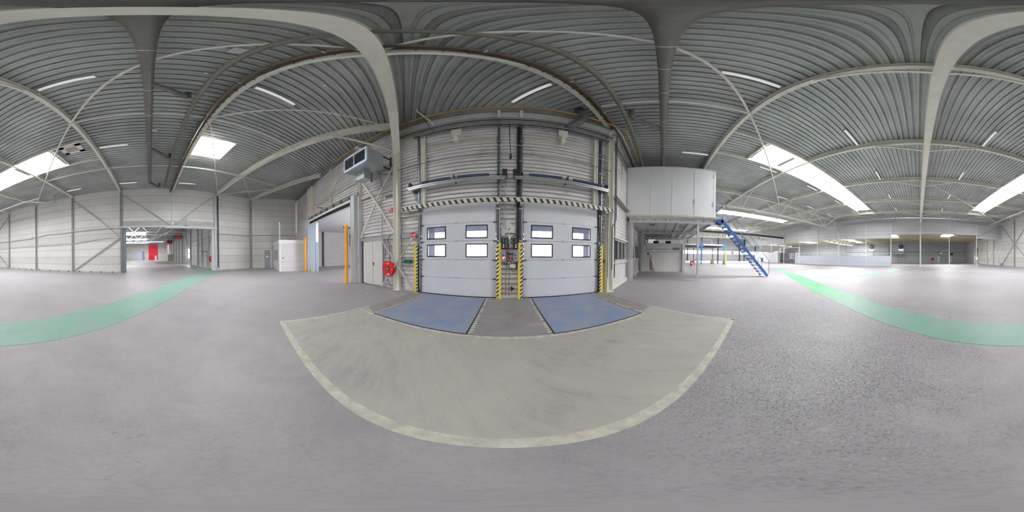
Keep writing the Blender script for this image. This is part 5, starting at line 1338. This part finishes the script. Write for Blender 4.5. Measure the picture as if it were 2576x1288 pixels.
# ------------------------------------------------------------------ hut, side bay door, bollards
o = thing('site_hut', 'small white boarded hut built against the dock wall', 'hut', DP(-16.4, 4.0, 0))
t1 = -14.4; n0 = 2.6; n1 = DN - .03; zt = 2.86
m = MB(); m.box(t1 - .05, t1, n0, n1, 0, zt - .3, DF); m.build('front_boards', HUTP, o)
m = MB(); a0 = T0 + .02
for (p, q, z0, z1) in ((a0, t1 - .05, 0, 1.0), (a0, t1 - .05, 2.0, zt - .3), (a0, -17.3, 1.0, 2.0), (-16.7, -16.2, 1.0, 2.0), (-15.6, t1 - .05, 1.0, 2.0)): m.box(p, q, n0, n0 + .05, z0, z1, DF)
m.build('side_boards', HUTP, o)
MB().box(-17.3, -16.7, n0 + .02, n0 + .04, 1.0, 2.0, DF).build('window_pane', WINDK, o); MB().box(-16.2, -15.6, n0 + .02, n0 + .04, 1.0, 2.0, DF).build('window_pane', WINDK, o)
MB().box(a0, t1 + .04, n0 - .04, n1, zt - .3, zt, DF).build('roof_fascia', WHITEP, o)
MB().box(t1 - .2, t1 + .015, n0 - .015, n0 + .15, 0, zt - .3, DF).build('corner_post', WHITEP, o)
MB().box(t1, t1 + .02, 2.85, 3.0, 1.2, 1.28, DF).build('vent', DARKST, o)
tubes('vent_pipe', 'white vent pipe standing on the roof of the hut', 'pipe', [DP(-15.0, 2.75, 2.86), DP(-15.0, 2.75, 4.6)], .045, WHITEP)
tubes('vent_pipe', 'thin grey pole at the back edge of the hut', 'pipe', [DP(-18.6, 2.55, 2.2), DP(-18.6, 2.55, 4.1)], .03, BOXG)
o = thing('door_9', None, None, DP(T0 + .03, 1.95, 0)); o['kind'] = 'structure'
MB().box(T0, T0 + .06, 1.6, 2.3, 0, 2.1, DF).build('door_leaf', mat('grey_door_leaf', (158, 164, 172), .45, var=.03), o)
MB().box(T0, T0 + .09, 1.52, 1.6, 0, 2.2, DF).box(T0, T0 + .09, 2.3, 2.5, 0, 2.2, DF).box(T0, T0 + .09, 1.52, 2.5, 2.1, 2.2, DF).build('door_frame', CREAM, o)
MB().lathe(DP(T0 + .06, 1.95, 1.62), DF[0], [(0, .17), (.01, .17)], 20).build('round_sign', RED, o)
MB().lathe(DP(T0 + .07, 1.95, 1.62), DF[0], [(0, .12), (.008, .12)], 20).build('round_sign_centre', mat('peach_sign', (236, 200, 180), .5), o)
MB().box(T0 + .06, T0 + .07, 1.8, 2.1, 1.25, 1.42, DF).build('notice', WSIGN, o)
MB().box(T0 + .06, T0 + .12, 2.2, 2.24, 1.0, 1.04, DF).build('door_handle', BLACK, o)
for (p, h_, lb) in (((-7.78, -2.99), 3.02, 'tall orange bollard at the right jamb of the roller doorway'), ((-11.65, -8.3), 3.0, 'tall orange bollard at the left jamb beside the hut')):
    o = thing('bollard', lb, 'bollard', (p[0], p[1], 0), 'orange bollards at the roller doorway')
    MB().lathe((p[0], p[1], 0), (0, 0, 1), [(0, .085), (h_ - .02, .085), (h_, .075)], 24).build('tube', ORA, o, smooth=False)
    MB().lathe((p[0], p[1], h_), (0, 0, 1), [(0, .075), (.012, .06)], 24).build('cap', mat('amber_cap', (214, 150, 60), .5), o)
m = MB(); m.prism([(-13.05, 0), (-12.8, 0), (-12.86, .12), (-12.95, .27), (-13.02, .27)], DF, 5.0, 5.2); tag(m.build('striped_wedge', HAZ), 'small yellow and black striped guard at the left jamb of the roller doorway', 'guard')

# ------------------------------------------------------------------ window wall steel
for (y, lb) in ((9.55, 'behind the first mezzanine post'), (14.62, 'at the inner edge of the white room'), (19.6, 'behind the white room')):
    col('wall_column', 'grey column on the window wall, %s' % lb, XW + .12, y, 0, 3.4 if y < 19 else ZB, .2, .24, mt=GREYP)
m = MB(); m.box(XW, XW + .1, Yc + .2, 14.5, 2.25, 2.33); tag(m.build('wall_rail', CREAM), 'pale rail above the dark windows', 'rail')
m = MB(); m.box(XW, XW + .1, Yc + .2, 14.5, 1.1, 1.18); tag(m.build('wall_rail', CREAM), 'pale sill rail below the dark windows', 'rail')
m = MB(); m.box(XW, XW + .12, Yc + .25, 14.5, 0, .16); tag(m.build('wall_rail', CREAM), 'pale floor rail along the window wall', 'rail')
m = MB(); m.box(XW - .02, XW + .25, Yc + .3, 9.3, 4.05, 4.12); tag(m.build('ledge', EDGE), 'narrow brown ledge on the window wall beside the white box', 'ledge')
tubes('conduit', 'vertical dark pipe on the window wall beside the corner', 'pipe', [(XW + .1, 6.8, .5), (XW + .1, 6.8, 7.4)], .025, DARKST)
m = MB(); m.box(XW + .01, XW + .1, Yc + .2, 9.4, 7.2, 7.32); m.box(XW + .01, XW + .06, Yc + .2, 9.4, 6.9, 6.94); tag(m.build('wall_rail', GALV), 'galvanised rail high on the window wall', 'rail')

# ------------------------------------------------------------------ mezzanine
o = thing('mezzanine_platform', 'raised grey steel platform carrying the white box', 'platform', (.5, 14.5, 3.4))
y0, y1 = 9.42, 20.2
MB().box(-2.0, 3.32, y0 - .05, y1, 3.76, 3.86).build('deck_board', mat('platform_deck', (232, 230, 228), .6), o)
MB().box(XW + .02, 3.35, y0 - .14, y0 + .3, 3.82, 3.88).build('front_flashing', CREAM, o)
def cbeam(yb):
    m = MB()
    x = -1.95
    holes = []
    while x < 3.0:
        m.box(x, x + .1, yb, yb + .012, 3.44, 3.76); x += .1
        # web with a round-ish hole every 0.22 m
        m.box(x, x + .12, yb, yb + .012, 3.44, 3.56); m.box(x, x + .12, yb, yb + .012, 3.66, 3.76)
        m.prism([(x, 3.56), (x + .035, 3.56), (x, 3.60)], WF, yb, yb + .012); m.prism([(x + .12, 3.56), (x + .12, 3.60), (x + .085, 3.56)], WF, yb, yb + .012)
        m.prism([(x, 3.66), (x, 3.62), (x + .035, 3.66)], WF, yb, yb + .012); m.prism([(x + .12, 3.66), (x + .085, 3.66), (x + .12, 3.62)], WF, yb, yb + .012)
        x += .12
    m.box(-2.0, 3.3, yb - .0, yb + .07, 3.42, 3.44); m.box(-2.0, 3.3, yb, yb + .07, 3.75, 3.765)
    m.build('cross_beam', GREYP, o)
for yb in (y0, 14.5, 19.6): cbeam(yb)
for x in (-1.95, -1.1, -.4, .3, 1.0, 1.75, 2.45, 3.2):
    m = MB(); m.ibeam((x, y0 + .1, 3.66), (x, y1, 3.66), .18, .07, .01, .008); m.build('joist', GREYP, o)
for (x, y) in ((-1.8, 9.5), (2.1, 9.5), (-1.8, 14.45), (2.0, 14.6), (-1.8, 19.6), (2.0, 19.6)):
    m = MB(); m.box(x - .06, x + .06, y - .06, y + .06, 0, 3.43); m.box(x - .14, x + .1, y - .1, y + .1, 0, .012); m.build('post', GREYP, o)
MB().bar((-1.75, 9.55, 3.35), (-1.72, 10.6, .02), .07, .07).build('leaning_stay', GREYP, o)
MB().bar((-1.7, 14.5, 3.3), (-.65, 14.95, .02), .08, .08).build('leaning_stay', GREYP, o)
for i, (x, y) in enumerate(((-.7, 11.2), (1.4, 12.2), (-.4, 16.4), (1.6, 16.6))):
    l_ = thing('bulkhead_lamp', 'caged lamp under the raised platform, %s' % ['nearest', 'second', 'third', 'deepest'][i], 'lamp', (x, y, 3.6), 'lamps under the raised platform')
    MB().box(x - .16, x + .16, y - .3, y + .3, 3.62, 3.74).build('housing', BOXG, l_)
    m = MB()
    for q in range(5): m.box(x - .17, x + .17, y - .26 + q * .12, y - .245 + q * .12, 3.6, 3.62)
    m.build('cage', GALV, l_)

o = thing('panel_box', 'large white panelled box standing on the raised platform', 'box', (.5, 12.0, 3.88))
ys_ = 9.5; zt = 7.18
xs_ = [-2.12, -.71, .54, 1.86, 3.08, 3.19]
for a, b in zip(xs_, xs_[1:]): MB().box(a + .006, b - .006, ys_, ys_ + .08, 3.9, zt).build('wall_panel', mat('white_sandwich_panel', (232, 234, 238), .42, var=.02, scale=.6), o)
m = MB()
for a in xs_[1:-1]: m.box(a - .012, a + .012, ys_ - .012, ys_ + .01, 3.9, zt)
m.build('joint_strip', WHITEP, o)
MB().box(3.11, 3.19, ys_ + .08, 14.3, 3.9, zt).build('side_wall', MAT['white_sandwich_panel'], o)
MB().box(-2.12, 3.19, 14.3, 14.4, 3.9, zt).box(-2.12, -2.06, ys_ + .08, 14.3, 3.9, zt).build('rear_wall', MAT['white_sandwich_panel'], o)
MB().box(-2.13, 3.22, ys_ - .02, 14.42, zt, zt + .07).build('roof_panel', WHITEP, o)
MB().box(-2.16, 3.21, ys_ - .02, ys_, 3.88, 3.96).build('base_trim', CREAM, o)
MB().box(1.83, 1.87, ys_ - .03, ys_ - .01, 4.7, 5.05).build('latch', BOXG, o)
MB().box(3.0, 3.06, ys_ - .02, ys_, 4.6, 4.9).box(3.0, 3.06, ys_ - .02, ys_, 6.6, 6.9).build('hinge', BOXG, o)
m = MB(); m.box(2.55, 3.1, 9.7, 10.5, zt + .07, zt + .2); tag(m.build('blue_crate', mat('bright_blue', (70, 110, 230), .5)), 'flat blue crate lying on top of the white box', 'crate')

# white room below
o = thing('store_room', 'plain white walled room under the far half of the raised platform', 'room', (0, 15.5, 0))
MB().box(-2.05, 1.85, 15.0, 15.1, 0, 2.55).build('front_wall', mat('off_white_board', (230, 230, 227), .6, var=.05, scale=1), o)
MB().box(1.85, 1.95, 14.85, 19.5, 0, 2.55).build('side_wall', MAT['off_white_board'], o)
MB().box(-2.05, 1.95, 15.0, 19.5, 2.55, 2.6).build('roof_board', BOXG, o)
MB().box(-2.0, 1.85, 14.97, 15.0, 1.78, 1.8).build('panel_joint', DARKST, o)
m = MB(); m.box(-1.15, -.95, 14.99, 15.0, .1, 1.5); m.build('rust_streak', ORANGE_STAIN, o)
for (a, b, lb) in ((.9, 1.4, 'a'),):
    e = thing('fuse_board', 'black strip of sockets on the white room wall', 'socket strip', (1.2, 14.95, 2.0)); MB().box(.95, 1.55, 14.93, 14.99, 2.02, 2.2).build('board', BLACK, e)
    m = MB()
    for q in range(4): m.box(1.0 + q * .13, 1.08 + q * .13, 14.92, 14.93, 2.06, 2.15)
    m.build('socket', WSIGN, e)
m = MB(); m.box(.55, .9, 14.93, 14.99, 2.04, 2.16); tag(m.build('junction_box', WHITEP), 'pale switch beside the black socket strip', 'switch box')
tubes('cable', 'dark cable running along the white room wall', 'cable', [(-1.6, 14.95, 2.05), (.5, 14.95, 2.08)], .015, BLACK)
m = MB(); m.lathe((-1.3, 14.9, 1.75), (0, 0, -1), [(0, .02), (.05, .06), (.15, .07), (.2, .03)], 12); tag(m.build('hand_lamp', mat('dark_brown', (80, 56, 44), .5)), 'small dark lamp hanging on the white room wall', 'lamp')
for (x0, lb) in ((-1.0, 'left'), (.35, 'right')):
    m = MB(); m.box(x0, x0 + .6, 18.0, 18.5, 2.6, 3.1); tag(m.build('shelf_item', mat('dark_teal', (70, 84, 84), .5)), 'dark case stored on top of the white room, %s one' % lb, 'case')

# stairs
o = thing('steel_stairs', 'blue steel staircase from the floor up to the raised platform', 'stairs', (5.3, 10.1, 0))
ya, yb = 9.62, 10.5
for y in (ya, yb):
    m = MB(); m.bar((3.65, y, 3.80), (7.28, y, .06), .012, .2 if y == ya else .05)
    m.bar((3.25, y, 3.72), (3.75, y, 3.72), .012, .2); m.build('stringer', BLUE, o)
n = 16
for i in range(n):
    q = (i + .5) / n; x = 3.72 + (7.25 - 3.72) * q; z = 3.84 - 3.78 * q
    m = MB(); m.box(x - .1, x + .12, ya + .02, yb - .02, z - .01, z + .012); m.box(x + .1, x + .125, ya + .02, yb - .02, z - .05, z + .012, m=1)
    m.build('tread', [GALV, LBLUE], o)
    m = MB(); m.prism([(x - .14, z + .02), (x + .1, z + .02), (x + .13, z - .06), (x - .02, z - .12)], WF, yb - .06, yb - .015); m.build('tread_bracket', LBLUE, o)
MB().box(3.2, 3.75, ya, yb, 3.82, 3.86).build('landing_plate', BLUE, o)
for y in (ya - .02, yb + .02):
    m = MB()
    m.tube([(3.3, y, 3.85), (3.3, y, 4.88), (3.72, y, 4.9), (3.78, y, 4.88), (7.3, y, 1.3), (7.38, y, 1.2), (7.38, y, .25)], .021, 10)
    m.tube([(3.72, y, 3.85), (3.72, y, 4.9)], .018, 8)
    m.tube([(5.1, y, 2.4), (5.1, y, 3.54)], .018, 8); m.tube([(6.4, y, 1.0), (6.4, y, 2.2)], .018, 8)
    m.tube([(3.72, y, 4.4), (7.0, y, 1.05)], .015, 8)
    m.build('handrail', mat('grey_blue_rail', (106, 128, 160), .4, .2), o)

# platform beyond with blue corners, and small things there
o = thing('rack_platform', 'low steel platform with bright blue corner plates deep in the hall', 'platform', (5, 29, 0))
MB().box(-1.9, 10.9, 27.0, 34, 3.3, 3.55).build('deck_board', WHITEP, o)
m = MB()
for i in range(22): m.box(-1.6 + i * .57, -1.5 + i * .57, 27.1, 34, 3.1, 3.3)
m.build('joist', DARKST, o)
for (x, y) in ((-1.7, 27.1), (2.4, 27.1), (6.6, 27.1), (10.8, 27.1), (2.4, 30.5), (6.6, 30.5), (10.8, 30.5), (2.4, 33.9), (6.6, 33.9), (10.8, 33.9)):
    front = y < 28 and x > 5
    MB().box(x - .07, x + .07, y - .07, y + .07, 0, 3.3).build('post', LBLUE if front else DARKST, o)
    if front: MB().box(x - .3, x + .3, y - .12, y - .05, 3.0, 3.6).build('corner_plate', mat('bright_corner_blue', (60, 140, 220), .4), o)
m = MB()
for i in range(5): m.box(2.2 + i * .05, 2.2 + i * .05, 26.9, 27, 3.9, 3.9)
tubes('rail_hoop', 'white guard hoop standing on the platform with blue corners', 'rail', [(6.7, 27.2, 3.55), (6.7, 27.2, 4.3), (8.5, 27.2, 4.3), (8.5, 27.2, 3.55)], .04, WHITEP)
m = MB(); m.lathe((10.75, 26.3, 0), (0, 0, 1), [(0, .14), (2.45, .14), (2.5, .1)], 18); tag(m.build('bollard', YEL), 'tall yellow bollard in front of the platform with blue corners', 'bollard')
o = thing('extinguisher_trolley', 'small red and white trolley standing before the deep platform', 'trolley', (4.6, 24.6, 0))
MB().box(4.3, 4.9, 24.4, 24.8, .15, .7).build('body', RED, o); MB().box(4.4, 4.75, 24.35, 24.4, .2, .5).build('label_plate', WSIGN, o)
m = MB(); m.tube([(4.9, 24.6, .6), (5.2, 24.6, 1.1)], .03); m.build('handle', RED, o)
m = MB(); m.lathe((4.4, 24.35, .12), (0, 1, 0), [(0, .12), (.5, .12)], 14); m.build('wheel', BLACK, o)
for (x, y, lb) in ((9.3, 29.3, 'under the middle of the deep platform'), (11.1, 27.6, 'at the blue corner post')):
    m = MB(); m.box(x - .25, x + .25, y - .2, y + .2, 0, .75); m.box(x - .3, x + .3, y - .25, y + .25, 0, .1); tag(m.build('column_guard', mat('tan_guard', (170, 150, 110), .6)), 'tan column guard %s' % lb, 'guard')
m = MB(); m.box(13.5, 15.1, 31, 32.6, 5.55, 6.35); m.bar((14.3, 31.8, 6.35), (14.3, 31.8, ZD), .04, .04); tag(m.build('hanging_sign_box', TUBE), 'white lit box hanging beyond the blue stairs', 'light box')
col('hall_column', 'dark column deep in the hall before the window band', 22.8, 44.6, 0, 6.8, .4, .3, mt=DARKST)
for i, x in enumerate((7.8, 12.3, 17.8, 27.4, 32)):
    col('wall_column', 'grey upright on the end wall with the window band, %s' % ['first', 'second', 'third', 'fourth', 'fifth'][i], x, YE - .15, 0, ZB, .24, .2, mt=DARKST, group='uprights of the end wall')
tubes('guard_rail', 'thin grey guard rail near the foot of the end wall', 'rail', [(14, 44, 0), (14, 44, 1.1), (22, 44, 1.1), (22, 44, 0)], .04, GREYP)
